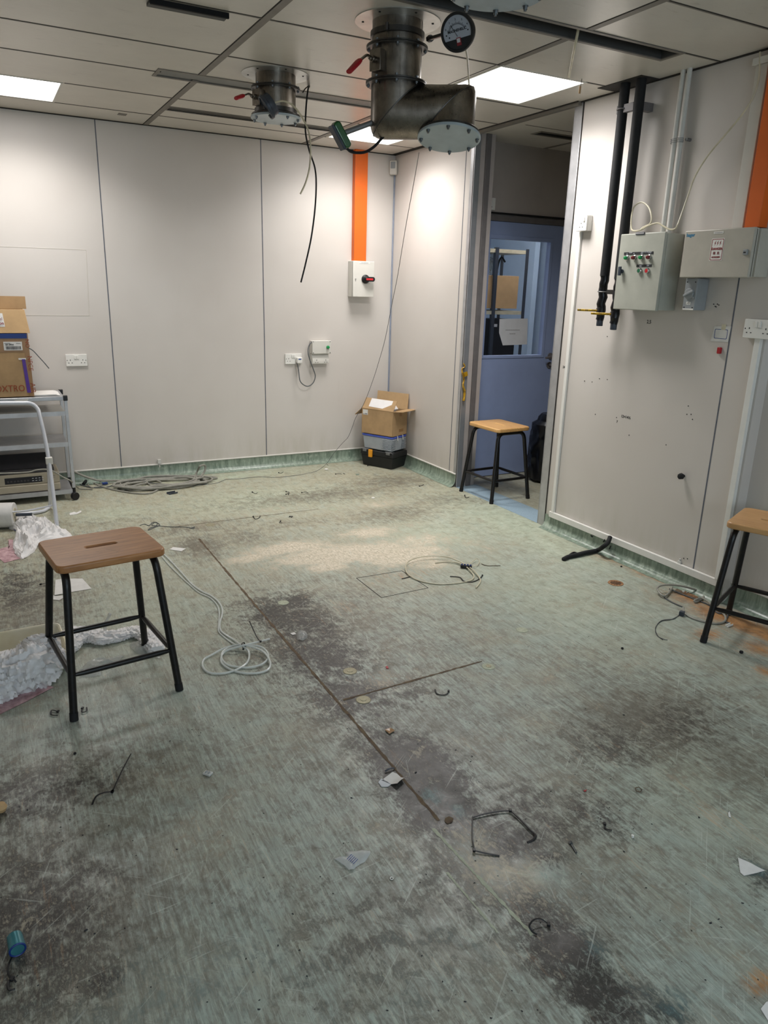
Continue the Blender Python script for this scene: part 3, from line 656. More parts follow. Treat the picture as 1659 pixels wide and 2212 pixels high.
def duct(name, c, label, plate_z=None, rings=(), elbow=None, fl_r=.178, damp=None, clamp=None, pz=None):
    t = thing(name, (c[0], c[1], H), label, 'duct', 'steel exhaust ducts hanging from the ceiling')
    fr = F((c[0], c[1], H), (1, 0, 0), (0, -1, 0), (0, 0, -1)); mb = MB()
    mb.lathe([(DR-.004, .0005), (fl_r, .0005), (fl_r, .003), (DR-.004, .003)], fr, 56)
    for k in range(6):
        a = .5+k*PI/3; mb.cyl(fr(.145*math.cos(a), .145*math.sin(a), .003), fr(.145*math.cos(a), .145*math.sin(a), .005), .005, n=8, m=1)
    mb.build('ceiling_flange', ['steel_plate', 'dark_void'], t)
    if not elbow:
        mb = MB(); mb.lathe([(DR, 0), (DR, H-pz)], fr, 48); mb.build('pipe', 'steel', t); pc = c
    else:
        x1, zb, zend, ea = elbow; ex, ey = math.cos(ea), math.sin(ea); P = [(0, H), (0, zb), (x1, zb), (x1, zend)]; n = 48; v = []; rows = []
        for k in range(n):
            a = 2*PI*k/n; u = DR*math.cos(a); w = DR*math.sin(a)
            # in-plane offset: vertical legs shift in x by u, the horizontal leg shifts in z by u as well (mitred corners)
            pts = [Vector((u, H)), Vector((u, zb+u)), Vector((x1+u, zb+u)), Vector((x1+u, zend))]
            out1 = max(0, -u/DR); out2 = max(0, u/DR); line = [pts[0]]
            for (A, B, C, rr) in ((pts[0], pts[1], pts[2], .004+.05*out1), (pts[1], pts[2], pts[3], .004+.035*out2)):
                d0 = (B-A).normalized(); d1 = (C-B).normalized(); rr = min(rr, (B-A).length*.45, (C-B).length*.45); p = B-d0*rr; q = B+d1*rr
                for s in range(7): tt = s/6; line.append(p*(1-tt)**2+B*2*tt*(1-tt)+q*tt*tt)
            line.append(pts[3]); rows.append([Vector((c[0]+q.x*ex-w*ey, c[1]+q.x*ey+w*ex, q.y)) for q in line])
        e = Vector((ex, ey, 0)); piv = Vector((c[0], c[1], zb))+e*(x1*.5); RT = Matrix.Translation(piv) @ Matrix.Rotation(math.radians(-14), 4, e) @ Matrix.Translation(-piv)
        for r in rows:
            off = r[7]-(r[7]-piv).dot(e)*e; mid = Vector(off); r[:] = r[:8]+[mid]+[RT @ q for q in r[8:]]
        TL = Matrix.Translation(Vector((-c[0], -c[1], -H))) @ RT @ Matrix.Translation(Vector((c[0], c[1], H)))
        L = len(rows[0]); v = [p for r in rows for p in r]
        mb = MB(); mb.add(v, [(k*L+j, k*L+j+1, ((k+1) % n)*L+j+1, ((k+1) % n)*L+j) for k in range(n) for j in range(L-1)])
        mb.build('elbowed_pipe', 'steel', t, ang=50)
        for j in (4, L-5):
            cc = Vector((c[0], c[1], zb)) if j == 4 else Vector((c[0]+x1*ex, c[1]+x1*ey, zb))
            mb = MB(); mb.tube([r[j]+(r[j]-cc).normalized()*.0005 for r in rows], .0022, 6, closed=True); mb.build('weld_seam', 'steel_dark', t)
        pc = (c[0]+x1*ex, c[1]+x1*ey); pz = zend
    for z in rings:
        for dz in (.0035, -.0035): ring(z+dz, c, FR).build('flange_ring', 'steel_dark', t)
        bolts(t, c, z-.004, FR-.011, 8, .3, up=.012)
    before = set(t.children)
    ring(pz+.006, pc, FR+.001, .008).build('end_flange', 'steel_dark', t)
    mb = MB(); mb.lathe([(0, -.006), (FR+.003, -.006), (FR+.005, -.004), (FR+.005, .004), (FR+.003, .006), (0, .006)], F((pc[0], pc[1], pz-.006), (1, 0, 0), (0, -1, 0), (0, 0, -1)), 56)
    mb.build('blanking_plate', 'blank', t); bolts(t, pc, pz-.013, FR-.01, 8, .18, up=.013)
    if elbow:
        for o in set(t.children)-before: o.matrix_basis = TL @ o.matrix_basis
    if damp: damper(t, c, *damp)
    if clamp:
        mb = MB(); fr2 = F((c[0], c[1], clamp), (1, 0, 0), (0, 1, 0), (0, 0, 1)); mb.lathe([(DR, -.012), (DR+.008, -.01), (DR+.008, .01), (DR, .012)], fr2, 48); mb.cyl(fr2(-.09, -.075, -.012), fr2(-.09, -.075, .016), .008, n=8)
        mb.build('clamp_band', 'steel_dark', t)
    return t
C1 = (-1.54, -2.84); C2 = (-1.69, -1.775); c3 = ce(1073, -12, 2.3); C3 = (c3.x, c3.y)
duct('exhaust_duct', C1, 'long steel exhaust duct with a double elbow and bolted blanking plate', rings=(2.468, 2.335), elbow=(.236, 2.228, 2.13, math.radians(-35)), damp=(2.36, 2.44, PI+.35, .10, -.075), clamp=2.515)
duct('exhaust_duct', C2, 'short straight steel exhaust duct further back, with a clear blanking plate', rings=(2.498,), pz=2.365, damp=(2.40, 2.475, PI+.35, .08, -.03), clamp=2.39)
duct('exhaust_duct', C3, 'steel duct end at the top edge, only its bolted plate showing', rings=(2.5,), pz=2.31)

# ---- round pressure gauges on arms
def gauge(name, c, nrm, r, th, label, arm=None, face=True, roll=0):
    c = Vector(c); nrm = Vector(nrm).normalized(); u = Vector((0, 0, 1)).cross(nrm).normalized(); v = nrm.cross(u)
    u2 = u*math.cos(roll)+v*math.sin(roll); v2 = -u*math.sin(roll)+v*math.cos(roll); fr = F(c, u2, v2, nrm)
    t = thing(name, c, label, 'pressure gauge', 'round pressure gauges by the ducts')
    mb = MB(); mb.lathe([(0, -th), (r*.86, -th), (r*.9, -th+.004), (r*.9, -.018), (r, -.014), (r, -.002), (r*.97, .002), (r*.86, .002), (r*.84, -.004), (0, -.004)], fr, 48); mb.build('case', 'tool_blk' if face else 'gauge_case', t)
    if face:
        mb = MB(); mb.prism([(r*.84*math.cos(a), r*.84*math.sin(a)) for a in [PI*(-.12)+k*(PI*1.24)/30 for k in range(31)]], fr, -.0045, -.002); mb.build('dial', 'dial', t)
        mb = MB(); mb.box((-r*.1, -r*.66, -.004), (r*.16, -r*.26, .0), fr, 1); mb.box((-r*.07, -r*.5, 0), (r*.12, -r*.3, .0008), fr); mb.build('adjuster_plate', ['notice', 'ink_red'], t)
        mb = MB()
        for k in range(25):
            a = PI*.17+k*PI*.66/24; r0 = r*.52; r1 = r*(.6 if k % 4 else .66); o = Vector((0, -r*.12, 0))
            mb.tube([fr(r0*math.cos(a), o.y+r0*math.sin(a), -.0016), fr(r1*math.cos(a), o.y+r1*math.sin(a), -.0016)], .0006, 4)
        mb.tube([fr(r*.52*math.cos(PI*.17+k*PI*.66/24), -r*.12+r*.52*math.sin(PI*.17+k*PI*.66/24), -.0016) for k in range(25)], .0004, 4)
        for a_, b_ in ((-.66, -.02), (.66, -.02), (-.5, -.16)): mb.cyl(fr(a_*r, b_*r, -.003), fr(a_*r, b_*r, -.001), r*.04, n=10)
        mb.build('scale_marks', 'ink', t)
        for i, ch in enumerate('01234'):
            a = PI*.83-i*PI*.66/4; text(ch, F(fr(r*.76*math.cos(a), -r*.12+r*.76*math.sin(a), -.002), u2, v2, nrm), .010, 'ink', t, 'scale_number')
        text('MAGNEHELIC', F(fr(.02*r, .1*r, -.002), u2, v2, nrm), .0125, 'ink', t, 'dial_lettering', bold=.0003)
        mb = MB(); mb.tube([fr(0, -r*.2, -.0005), fr(-r*.32, r*.42, -.0005)], .0008, 4); mb.build('needle', 'ink', t)
        mb = MB(); mb.lathe([(r*.85, -.001), (r*.5, .002), (0, .003)], fr, 32); mb.build('cover_glass', 'glass', t)
    if arm:
        mb = MB(); mb.tube([c-nrm*th*.4-u*r*.8, *[Vector(a) for a in arm]], .0075, 8); mb.cyl(Vector(arm[-1]), Vector(arm[-1])+(Vector(arm[-2] if len(arm) > 1 else c)-Vector(arm[-1])).normalized()*.03, .013, n=6); mb.build('arm', 'steel_dark', t)
    return t
M['dial'] = mat('gauge_dial', (188, 194, 206), .5, 0, .02); M['gauge_case'] = mat('gauge_case_grey', (66, 72, 82), .4, .2, .05)
g1 = bw(987, 70, -3.25); d = (CAM-g1).normalized(); d = Matrix.Rotation(-.38, 3, 'Z') @ d
gauge('pressure_gauge', g1, d, .066, .045, 'round dark pressure gauge with white dial on an arm beside the big duct', [bw(926, 84, -2.96)], roll=.14)
g2 = bw(574, 233, -1.89)
gauge('pressure_gauge', g2, Vector((-.74, .2, -.55)), .062, .045, 'round grey pressure gauge seen edge-on, tilted in front of the short duct', None, face=False)

# ---- green valve transmitter on a grey arm
p = bw(737, 292, -2.8); q = bw(724, 268, -2.8); rr_ = bw(748, 314, -2.8); ax = (q-rr_).normalized()
t = thing('damper_transmitter', p, 'dark green transmitter on a grey arm left of the elbowed duct', 'transmitter')
nn = Vector((0, -1, 0)); fr = F(p, ax.cross(nn).normalized(), ax, nn); Lh = (q-rr_).length/2
mb = MB(); mb.prism(rrect(.036, Lh*2+.02, .016), fr, -.02, .02); mb.build('green_body', 'green_box', t, bevel=.007, seg=3)
mb = MB(); mb.prism(rrect(.012, Lh*2+.014, .005), F(fr(.022*(-1 if fr(1, 0).x > fr(0, 0).x else 1), 0, 0), fr.u, fr.v, fr.n), -.022, .022); mb.build('back_plate', 'gauge_case', t, bevel=.003)
mb = MB(); a0 = bw(742, 288, -2.8); a1 = bw(812, 262, -2.82); a2 = bw(824, 256, -2.83); mb.cyl(a0, a1, .011); mb.cyl(a1, a2, .019, n=6); mb.cyl(a1+(a1-a0).normalized()*.02, a2+(a1-a0).normalized()*.012, .015, n=12); mb.build('grey_arm', 'alu_d', t)
mb = MB(); g0 = bw(745, 312, -2.8); g1_ = bw(749, 320, -2.8); mb.cyl(g0, g1_, .011, n=8); mb.build('cable_gland', 'iso', t)
mb = MB(); mb.tube(spline([g1_, bw(757, 327, -2.8), bw(772, 330, -2.8), bw(790, 328, -2.8), bw(808, 317, -2.81), bw(822, 302, -2.82), bw(830, 293, -2.84)], 6), .0058, 8); mb.build('black_lead', 'rubber', t)

# ---- hanging hoses, cables and wires
def cable(name, pts, r, m, label, cat, n=8, sub=6, group=None, flat=1.):
    mb = MB(); mb.tube(spline(pts, sub), r, n, flat=flat); return single(mb, name, m, label, cat, group)
X2 = -1.85
cable('hanging_cable', [ce(668, 187), bw(665, 195, -1.86), bw(661, 235, -1.86), bw(660, 285, -1.86), bw(668, 325, -1.86), bw(680, 362, -1.86), bw(683, 400, -1.86), bw(680, 455, -1.86), bw(672, 515, -1.86), bw(660, 570, -1.86), bw(650, 610, -1.86)], .0045, 'rubber', 'long black cable hanging from the ceiling in front of the far wall', 'cable')
cable('cable_tail', [ce(666, 186), bw(659, 192, -1.86), bw(654, 200, -1.86)], .003, 'rubber', 'tiny black cable tail sticking from the ceiling hole beside the short duct', 'cable')
cable('hanging_tube', [bw(585, 231, -1.92), bw(596, 221, -1.93), bw(615, 219, -1.93), bw(635, 230, -1.92), bw(655, 258, -1.9), bw(668, 290, -1.9), bw(671, 330, -1.9), bw(668, 365, -1.9), bw(660, 395, -1.9), bw(649, 419, -1.9)], .0045, 'cream', 'cream plastic tube looping off the small gauge and hanging down', 'tube')
cable('hanging_tube', [bw(1006, 104, -3.2), bw(1010, 130, -3.1), bw(1013, 180, -2.88), bw(1017, 225, -2.87), bw(1024, 262, -2.86), bw(1029, 283, -2.85)], .004, 'cream', 'thin cream tube hanging from the dial gauge past the duct elbow', 'tube')
p = ce(1229, 166)
cable('hanging_tube', [p, bw(1240, 110, p.y-.45), bw(1252, 50, p.y-.55), bw(1262, 5, p.y-.62), ce(1268, -30)], .006, 'cream', 'cream tube slung under the ceiling, running off the top edge', 'tube')
p = ce(1257, 170); mb = MB(); mb.tube([p, bw(1256, 178, p.y), bw(1254, 186, p.y)], .0015, 5, m=1); a = bw(1254, 186, p.y); b = bw(1252, 202, p.y); mb.box((-.006, 0, 0), (.006, (b-a).length, .002), F(a, (1, 0, 0), b-a), 0)
single(mb, 'ceiling_tag', ['card', 'ink'], 'small brown tag hanging on a hook at the bright panel corner', 'tag')
wp = [(905, 330), (899, 365), (891, 410), (878, 480), (868, 540), (858, 600), (846, 660), (832, 732), (818, 782), (806, 820), (787, 870), (768, 903), (762, 920), (752, 944), (741, 956), (722, 978), (705, 1002), (690, 1014)]
pts = [bw(px, py, -2.93+2.6*(i/(len(wp)-1))**.8) for i, (px, py) in enumerate(wp)]
e = fl(676, 1020, .002); pts += [e]+[fl(*q, .002) for q in ((645, 1026), (600, 1031), (560, 1030), (520, 1034), (488, 1036), (470, 1043), (440, 1047), (412, 1048))]
cable('thin_wire', pts, .0017, 'cable_dg', 'thin dark wire falling from the big duct plate to the floor', 'wire', 5, 5)

# ================================================================== LAB STOOLS
def stool(loc, rz, a, b, h, fa, fb, wood_m, label, slot_along='x', ud='y'):
    t = thing('lab_stool', (*loc, 0), label, 'stool', 'wooden topped lab stools', rz)
    r = .014; th = .028; P = lambda x, y, z: Vector((x, y, z))
    # seat with a hand slot
    A, B = a*2, b*2; out = rrect(A, B, .032, 6); sl = .055; sr = .009
    if slot_along == 'x': inn = rrect(sl*2, sr*2, sr*.98, 6)
    else: inn = rrect(sr*2, sl*2, sr*.98, 6)
    mb = MB(); mb.frame(out, inn, F((0, 0, h), (1, 0, 0), (0, 1, 0), (0, 0, 1)), -th, 0); mb.build('seat', wood_m, t, bevel=.007, seg=3, local=True)
    zt = h-th-.013; xi, yi = a-.035, b-.035
    for sy in (-1, 1):
        for sx in (-1, 1):
            ux, uy = (.05, 0) if ud == 'x' else (0, .05)
            foot = P(sx*fa, sy*fb, .0); c = P(sx*xi, sy*yi, zt); k1 = P(sx*(xi-ux), sy*(yi-uy), zt); top = P(sx*(xi-ux*1.6), sy*(yi-uy*1.6), zt)
            d = (foot-c).normalized(); k2 = c+d*.055; arc = [k1*(1-s)**2+c*2*s*(1-s)+k2*s*s for s in [i/7 for i in range(8)]]
            mb = MB(); mb.tube([P(0, sy*yi, zt) if ud == 'x' else P(sx*xi, 0, zt)]+[top]+arc+[foot], r, 14); lg = mb.build('leg', 'leg', t, local=True)
            mb = MB(); mb.tube([foot-d*.03, foot], r+.0012, 14); mb.build('foot_cap', 'rubber', lg, local=True)
    zr = .165; f = (zt-zr)/zt
    def at(sx, sy): return P(sx*(xi+(fa-xi)*f), sy*(yi+(fb-yi)*f), zr)
    for p, q in ((at(-1, -1), at(1, -1)), (at(1, -1), at(1, 1)), (at(1, 1), at(-1, 1)), (at(-1, 1), at(-1, -1))):
        mb = MB(); L = (q-p); mb.tube([p, p+L*.06, p+L*.14, p+L*.5, p+L*.86, p+L*.94, q], [.006, .0085, .0105, .0105, .0105, .0085, .006], 12); mb.build('stretcher', 'leg', t, local=True)
    return t
stool((-2.909, -3.179), .128, .191, .163, .568, .194, .202, 'wood_brown', 'lab stool with a dull brown slotted seat, in the left foreground')
stool((.147, -1.487), .039, .154, .183, .552, .175, .191, 'wood_honey', 'lab stool with a honey seat standing in the lobby doorway', 'y', 'x')
stool((-.205, -4.010), -1.167, .165, .163, .568, .165, .202, 'wood_oak', 'light oak topped lab stool cut by the right edge, below the sockets')
# ================================================================== ON THE FAR WALL
def socket_holes(mb, fr, x, z, m):
    mb.box((x-.0022, z+.006, 0), (x+.0022, z+.014, .0012), fr, m)
    for s in (-1, 1): mb.box((x+s*.011-.0035, z-.012, 0), (x+s*.011+.0035, z-.008, .0012), fr, m)
def double_socket(fr, label, w=.146, h=.086, d=.012, plugs=(), box=0.):
    t = thing('double_socket', fr(0, -h/2), label, 'socket')
    f1 = F(fr(0, 0, box), fr.u, fr.v, fr.n)
    mb = MB(); mb.prism(rrect(w, h, .004), f1, -box, d); mb.build('plate', 'white', t, bevel=.002)
    f2 = F(fr(0, 0, box+d-.0004), fr.u, fr.v, fr.n); mb = MB()
    for s in (-1, 1): socket_holes(mb, f2, s*.043, -.008, 0); mb.cyl(f2(s*.064, -.0, 0), f2(s*.064, -.0, .0012), .003, n=8)
    mb.build('pin_holes', 'ink', t)
    for s in (-.0085, .0085):
        mb = MB(); mb.box((s-.007, .008, -.001), (s+.007, .034, .005), f2); mb.build('rocker_switch', 'white', t, bevel=.0015)
    return t, f2
p = bw(165, 778); double_socket(BWF(p.x, p.z), 'double wall socket on the far wall near the trolley')
p = bw(633, 775); t, f2 = double_socket(BWF(p.x, p.z), 'double wall socket with a white plug in its right half')
pl = thing('white_plug', f2(.042, -.02, .001), 'white mains plug in the far wall socket, its grey lead looping', 'plug')
mb = MB(); mb.prism(rrect(.046, .05, .008), F(f2(.042, -.01), f2.u, f2.v, f2.n), .0015, .038); mb.build('plug_body', 'white', pl, bevel=.005)
mb = MB(); mb.box((.03, -.004, .0382), (.054, .004, .039), f2); mb.build('rating_label', 'ink_blue', pl)
cb = BWF(0, 0)
q = [(641, 782, -.03), (645, 800, -.035), (648, 822, -.05), (657, 832, -.055), (667, 834, -.055), (677, 826, -.055), (681, 812, -.055), (677, 798, -.055), (671, 782, -.055), (666, 765, -.055), (666, 752, -.05), (670, 742, -.045), (674, 739, -.04)]
mb = MB(); mb.tube(spline([bw(a, b, c) for a, b, c in q], 6), .0045, 8); mb.build('grey_lead', 'cable_dg', pl)
# indicator box over an angled socket box
x0 = bw(674, 737, -.05).x; x1 = bw(714, 737, -.05).x; zt = bw(694, 736, -.05).z; zm = bw(694, 764, -.05).z; zb = bw(694, 786, -.05).z
t = thing('indicator_box', ((x0+x1)/2, 0, zm), 'pale grey box with a green lamp on the far wall', 'control box')
mb = MB(); mb.box((x0, zm, .001), (x1-.004, zt, .045), cb); mb.box((x0-.001, zm-.001, .046), (x1+.002, zt+.002, .06), cb); mb.build('box_body', 'offwhite', t, bevel=.004)
mb = MB()
for a in (x0+.008, x1-.008):
    for b in (zm+.008, zt-.008): mb.cyl(cb(a, b, .06), cb(a, b, .0612), .0035, n=10)
mb.build('screws', 'ink', t)
gl = bw(708, 750, -.06); mb = MB(); mb.lathe([(.014, 0), (.014, .008), (.011, .009), (.011, .018), (.009, .021), (0, .022)], F((gl.x, -.06, gl.z), (1, 0, 0), (0, 0, 1), (0, -1, 0)), 20); mb.build('green_lamp', 'green_lamp', t)
t = thing('socket_box', ((x0+x1)/2, 0, zb), 'grey box with two unswitched sockets beneath the green lamp box', 'socket')
mb = MB(); v = [cb(x0+.004, zb, .001), cb(x1-.012, zb, .001), cb(x1-.012, zm-.002, .001), cb(x0+.004, zm-.002, .001), cb(x0+.004, zb, .045), cb(x1-.012, zb, .045), cb(x1-.012, zb+.035, .05), cb(x0+.004, zb+.035, .05), cb(x1-.012, zm-.002, .03), cb(x0+.004, zm-.002, .03)]
mb.add(v, [(0, 1, 5, 4), (4, 5, 6, 7), (7, 6, 8, 9), (9, 8, 2, 3), (0, 4, 7, 9, 3), (1, 2, 8, 6, 5)]); mb.build('box_body', 'offwhite', t, bevel=.002)
mb = MB(); ff = F(cb((x0+x1)/2, zb+.028, .0495), (1, 0, 0), Vector((0, .0, 1)))
for s in (-1, 1): socket_holes(mb, ff, s*.042, -.006, 0)
mb.build('pin_holes', 'ink', t)
# isolator cabinet with rotary handle and orange trunking above
bx0, bx1, bz0, bz1, D = -.422, -.226, 1.427, 1.714, .1
t = thing('isolator_cabinet', ((bx0+bx1)/2, 0, bz0), 'white isolator cabinet with a black and red rotary handle below orange trunking', 'switch cabinet')
mb = MB(); mb.box((bx0, bz0, .001), (bx1, bz1, D-.02), cb); mb.build('cabinet_body', 'offwhite', t, bevel=.003)
mb = MB(); mb.box((bx0+.002, bz0+.002, D-.02), (bx1-.002, bz1-.002, D-.014), cb); mb.build('door_gasket', 'rubber', t)
mb = MB(); mb.box((bx0, bz0, D-.014), (bx1, bz1, D), cb); dr = mb.build('cabinet_door', 'offwhite', t, bevel=.003)
c = bw(789, 603, -D); fr = F((c.x, -D, c.z), (1, 0, 0), (0, 0, 1), (0, -1, 0))
mb = MB(); mb.lathe([(.036, 0), (.036, .01), (.032, .014), (.022, .018), (.022, .03), (0, .03)], fr, 28); mb.prism([(a+.028, b) for a, b in rrect(.085, .038, .018)], fr, .02, .045); h = mb.build('rotary_handle', 'black', t, bevel=.003)
mb = MB(); mb.box((-.012, -.0075, .045), (.05, .0075, .048), fr); mb.build('red_marker', 'red_btn', h)
kh = bw(768, 603, -D); mb = MB(); mb.cyl((kh.x, -D, kh.z), (kh.x, -D-.004, kh.z), .006, n=12); mb.box((-.003, -.016, 0), (.003, 0, .003), F((kh.x, -D, kh.z), (1, 0, 0), (0, 0, 1), (0, -1, 0))); mb.build('key_lock', 'chrome', t)
mb = MB(); lb = bw(788, 568, -D); lf = F((lb.x, -D, lb.z), (1, 0, 0), (0, 0, 1), (0, -1, 0)); mb.prism(rrect(.1, .013, .004), lf, 0, .001); l = mb.build('label_strip', 'white', t)
text('FUME FROM DUCT', F(lf(0, 0, .001), lf.u, lf.v, lf.n), .008, 'ink_grey', l, 'label_lettering')
mb = MB(); ox0, ox1 = bw(768, 450, -.05).x-.008, bw(793, 450, -.05).x; mb.box((ox0, 1.7145, .001), (ox1, H, .05), cb); single(mb, 'orange_trunking', 'orange', 'orange metal cable trunking running up the far wall', 'trunking', bevel=.002)
# motion sensor in the corner
c = F((-.02, -.02, 2.462), Vector((1, -1, 0)), (0, 0, 1)); t = thing('motion_sensor', c(0, -.055), 'small white motion sensor high in the far corner', 'sensor')
mb = MB(); mb.prism(rrect(.062, .11, .01), c, .0, .035); mb.build('sensor_case', 'offwhite', t, bevel=.006)
mb = MB(); mb.prism([(a, b+.018) for a, b in rrect(.04, .05, .006)], c, .034, .038); mb.build('sensor_lens', 'iso', t, bevel=.002)
# ghost of a removed poster, scuffs
pz = [bw(*q) for q in ((-60, 530), (186, 540), (193, 682), (-60, 680))]
mb = MB(); P4 = [Vector((q.x, -.0006, q.z)) for q in pz]
for i in (0, 1, 2): mb.tube([P4[i], P4[i+1]], .0012, 4)
tag(mb.build('poster_outline', 'tape_ghost' if 'tape_ghost' in M else 'ceiling'), 'faint square outline left by a poster on the far wall', 'mark')
bx = bw(344, 996, -.01); mb = MB(); mb.box((-.012, -.02, 0), (.012, .012, .02), BWF(bx.x, bx.z)); mb.cyl((bx.x, -.01, bx.z-.05), (bx.x, -.01, bx.z-.02), .005); single(mb, 'wall_clip', 'conduit', 'small white clip just above the far skirting behind the grey cables', 'clip')

# ================================================================== ON THE RIGHT WALL
def trunk(name, y0, y1, z0, z1, d, m, label, x=0):
    mb = MB(); mb.box((x-d, min(y0, y1), z0), (x-.0012, max(y0, y1), z1)); o = single(mb, name, m, label, 'trunking', bevel=.0015); return o
t_ = trunk('white_trunking', -2.335, -2.36, .123, 1.856, .016, 'white', 'white vertical trunking from the single socket to the floor, right of the doorway')
trunk('white_trunking', -2.32, -3.66, .085, .122, .02, 'white', 'white horizontal trunking along the foot of the right wall')
trunk('white_trunking', -3.625, -3.655, .123, 1.358, .024, 'white', 'white vertical trunking below the double socket on the right wall')
f = SWF(bw(0, 0).y, 0)
q = sw(1256, 482, -.045); fr = SWF(q.y, q.z); t = thing('single_socket', fr(0, -.043), 'single wall socket on a white box right of the doorway', 'socket')
mb = MB(); mb.box((-.043, -.043, .0012), (.043, .043, .034), fr); mb.build('back_box', 'white', t, bevel=.002)
mb = MB(); mb.prism(rrect(.086, .086, .004), fr, .0345, .045); mb.build('plate', 'white', t, bevel=.002)
mb = MB(); socket_holes(mb, F(fr(0, 0, .0447), fr.u, fr.v, fr.n), 0, -.012, 0); mb.build('pin_holes', 'ink', t)
mb = MB(); mb.box((.016, .008, .044), (.028, .032, .05), fr); mb.build('rocker_switch', 'white', t, bevel=.0015)
q = sw(1636, 711, -.035); double_socket(SWF(q.y, q.z), 'double wall socket on the right wall at the picture edge', box=.022)
q = Vector((.175, 0, 0)); pp = hit(1056, 440, 1, YD-.001); fr = BWF(pp.x+.01, pp.z, YD)
t = thing('lobby_socket', fr(0, -.043), 'white socket plate beside the door frame in the lobby', 'socket'); mb = MB(); mb.prism(rrect(.086, .086, .004), fr, .001, .012); mb.build('plate', 'white', t, bevel=.002)
mb = MB(); socket_holes(mb, F(fr(0, 0, .0118), fr.u, fr.v, fr.n), 0, -.012, 0); mb.build('pin_holes', 'ink', t)

# black insulated pipes
def pipe(px_t, px_b, x, r, label, zend, yoff=0):
    a = sw(*px_t, x); b = sw(*px_b, x); y = (a.y+b.y)/2
    t = thing('insulated_pipe', (x, y, zend), label, 'pipe', 'black insulated pipes on the right wall')
    mb = MB(); mb.cyl((x, y, zend+.26), (x, y, H), r, n=24); mb.build('insulation', 'rubber', t)
    mb = MB(); P = []; R = []
    for i in range(15):
        z = zend+.02+i*.018; P.append((x+.003*math.sin(i*2.1), y+.004*math.sin(i*1.3+x*50), z)); R.append(r*(.92+.13*mn.noise(Vector((i*.9, x*30, 2)))) if i > 1 else r*.85)
    mb.tube(P, R, 20); mb.build('tape_wrap', 'bag_black', t, ang=20)
    mb = MB(); mb.cyl((x, y, zend-.012), (x, y, zend+.03), r*.72, n=8); mb.build('pipe_end', 'gauge_case', t, bevel=.003)
    lz = zend+.072
    mb = MB(); lp = Vector((x-.005, y+.02, lz)); dr = Vector((-.55, .83, 0)).normalized() if yoff == 0 else Vector((-.5, .86, 0)).normalized()
    mb.box((-.012, -.006, -.011), (.115, .006, .011), F(lp, dr, (0, 0, 1))); mb.box((-.03, -.012, -.012), (0, .012, .012), F(lp, dr, (0, 0, 1))); hb = mb.build('lever_handle', 'brass', t, bevel=.003)
    mb = MB(); mb.cyl(lp-Vector((0, 0, .012)), lp+Vector((0, 0, .014)), .011, n=6); mb.build('lever_nut', 'chrome', hb); return t, y
PX = -.095
tA, yA = pipe((1350, 195), (1310, 560), PX, .026, 'left black insulated pipe with a yellow lever, hanging clear of the grey panel', 1.345)
tB, yB = pipe((1378, 195), (1355, 490), PX, .026, 'right black insulated pipe passing behind the grey panel, yellow lever below', 1.33, 1)
mb = MB(); z = 2.44; mb.box((-.11, -2.80, z-.02), (-.085, yA+.03, z+.02)); mb.box((-.11, -2.80, z-.02), (-.001, -2.765, z+.02)); mb.tube([(PX-.03*math.cos(a), yA+.03*math.sin(a), z) for a in [k*PI/6 for k in range(-3, 10)]], .004, 6)
single(mb, 'pipe_bracket', 'frame_dk', 'steel channel bracket holding the black pipes near the ceiling', 'bracket', bevel=.0015)
mb = MB(); z = 1.52; mb.box((-.1, -2.70, z-.012), (-.001, -2.67, z+.012)); mb.tube([(PX-.029*math.cos(a), yA+.029*math.sin(a), z) for a in [k*PI/6 for k in range(0, 13)]], .003, 6)
single(mb, 'pipe_clamp', 'alu_d', 'small steel clamp round the left black pipe beside the grey panel', 'bracket')
# white conduits
for i, (pt, pb, l) in enumerate((((1477, 156), (1432, 495), 'left one of two thin white conduits above the grey control panel'), ((1489, 153), (1446, 495), 'right one of two thin white conduits above the grey control panel'))):
    a = sw(*pt, -.035); b = sw(*pb, -.035); y = (a.y+b.y)/2; mb = MB(); mb.cyl((-.035, y, 1.816), (-.035, y, H), .0125, n=18); single(mb, 'white_conduit', 'conduit', l, 'conduit', 'white conduits on the right wall'); yc = y
mb = MB()
for k in range(3): mb.tube([(-.035-.03*math.cos(a), yc+.017+.036*math.sin(a), 2.24+.008*k) for a in [j*PI/10-PI/2 for j in range(11)]], .0016, 5)
mb.cyl((-.03, yc-.03, 2.25), (-.001, yc-.03, 2.25), .008, n=8)
single(mb, 'wire_tie', 'alu_d', 'twisted wire tie holding the two white conduits', 'wire tie')
# beige casing and orange trunking
ya = sw(1632, 200, -.02).y; mb = MB(); mb.box((-.03, ya-.05, 1.815), (-.001, ya+.01, 2.50)); mb.box((-.04, ya-.055, 2.50), (-.001, ya+.025, 2.53)); single(mb, 'beige_casing', 'offwhite', 'off-white boxed casing rising above the warm grey cabinet', 'trunking', bevel=.002)
mb = MB(); yb = sw(1608, 486, -.06).y; mb.box((-.06, yb-.075, 1.817), (-.001, yb, H)); single(mb, 'orange_trunking', 'orange', 'orange metal cable trunking at the right edge above the warm grey cabinet', 'trunking', bevel=.002)
mb = MB(); mb.box((-.004, -3.61, .1), (-.0008, -3.60, 1.6)); 
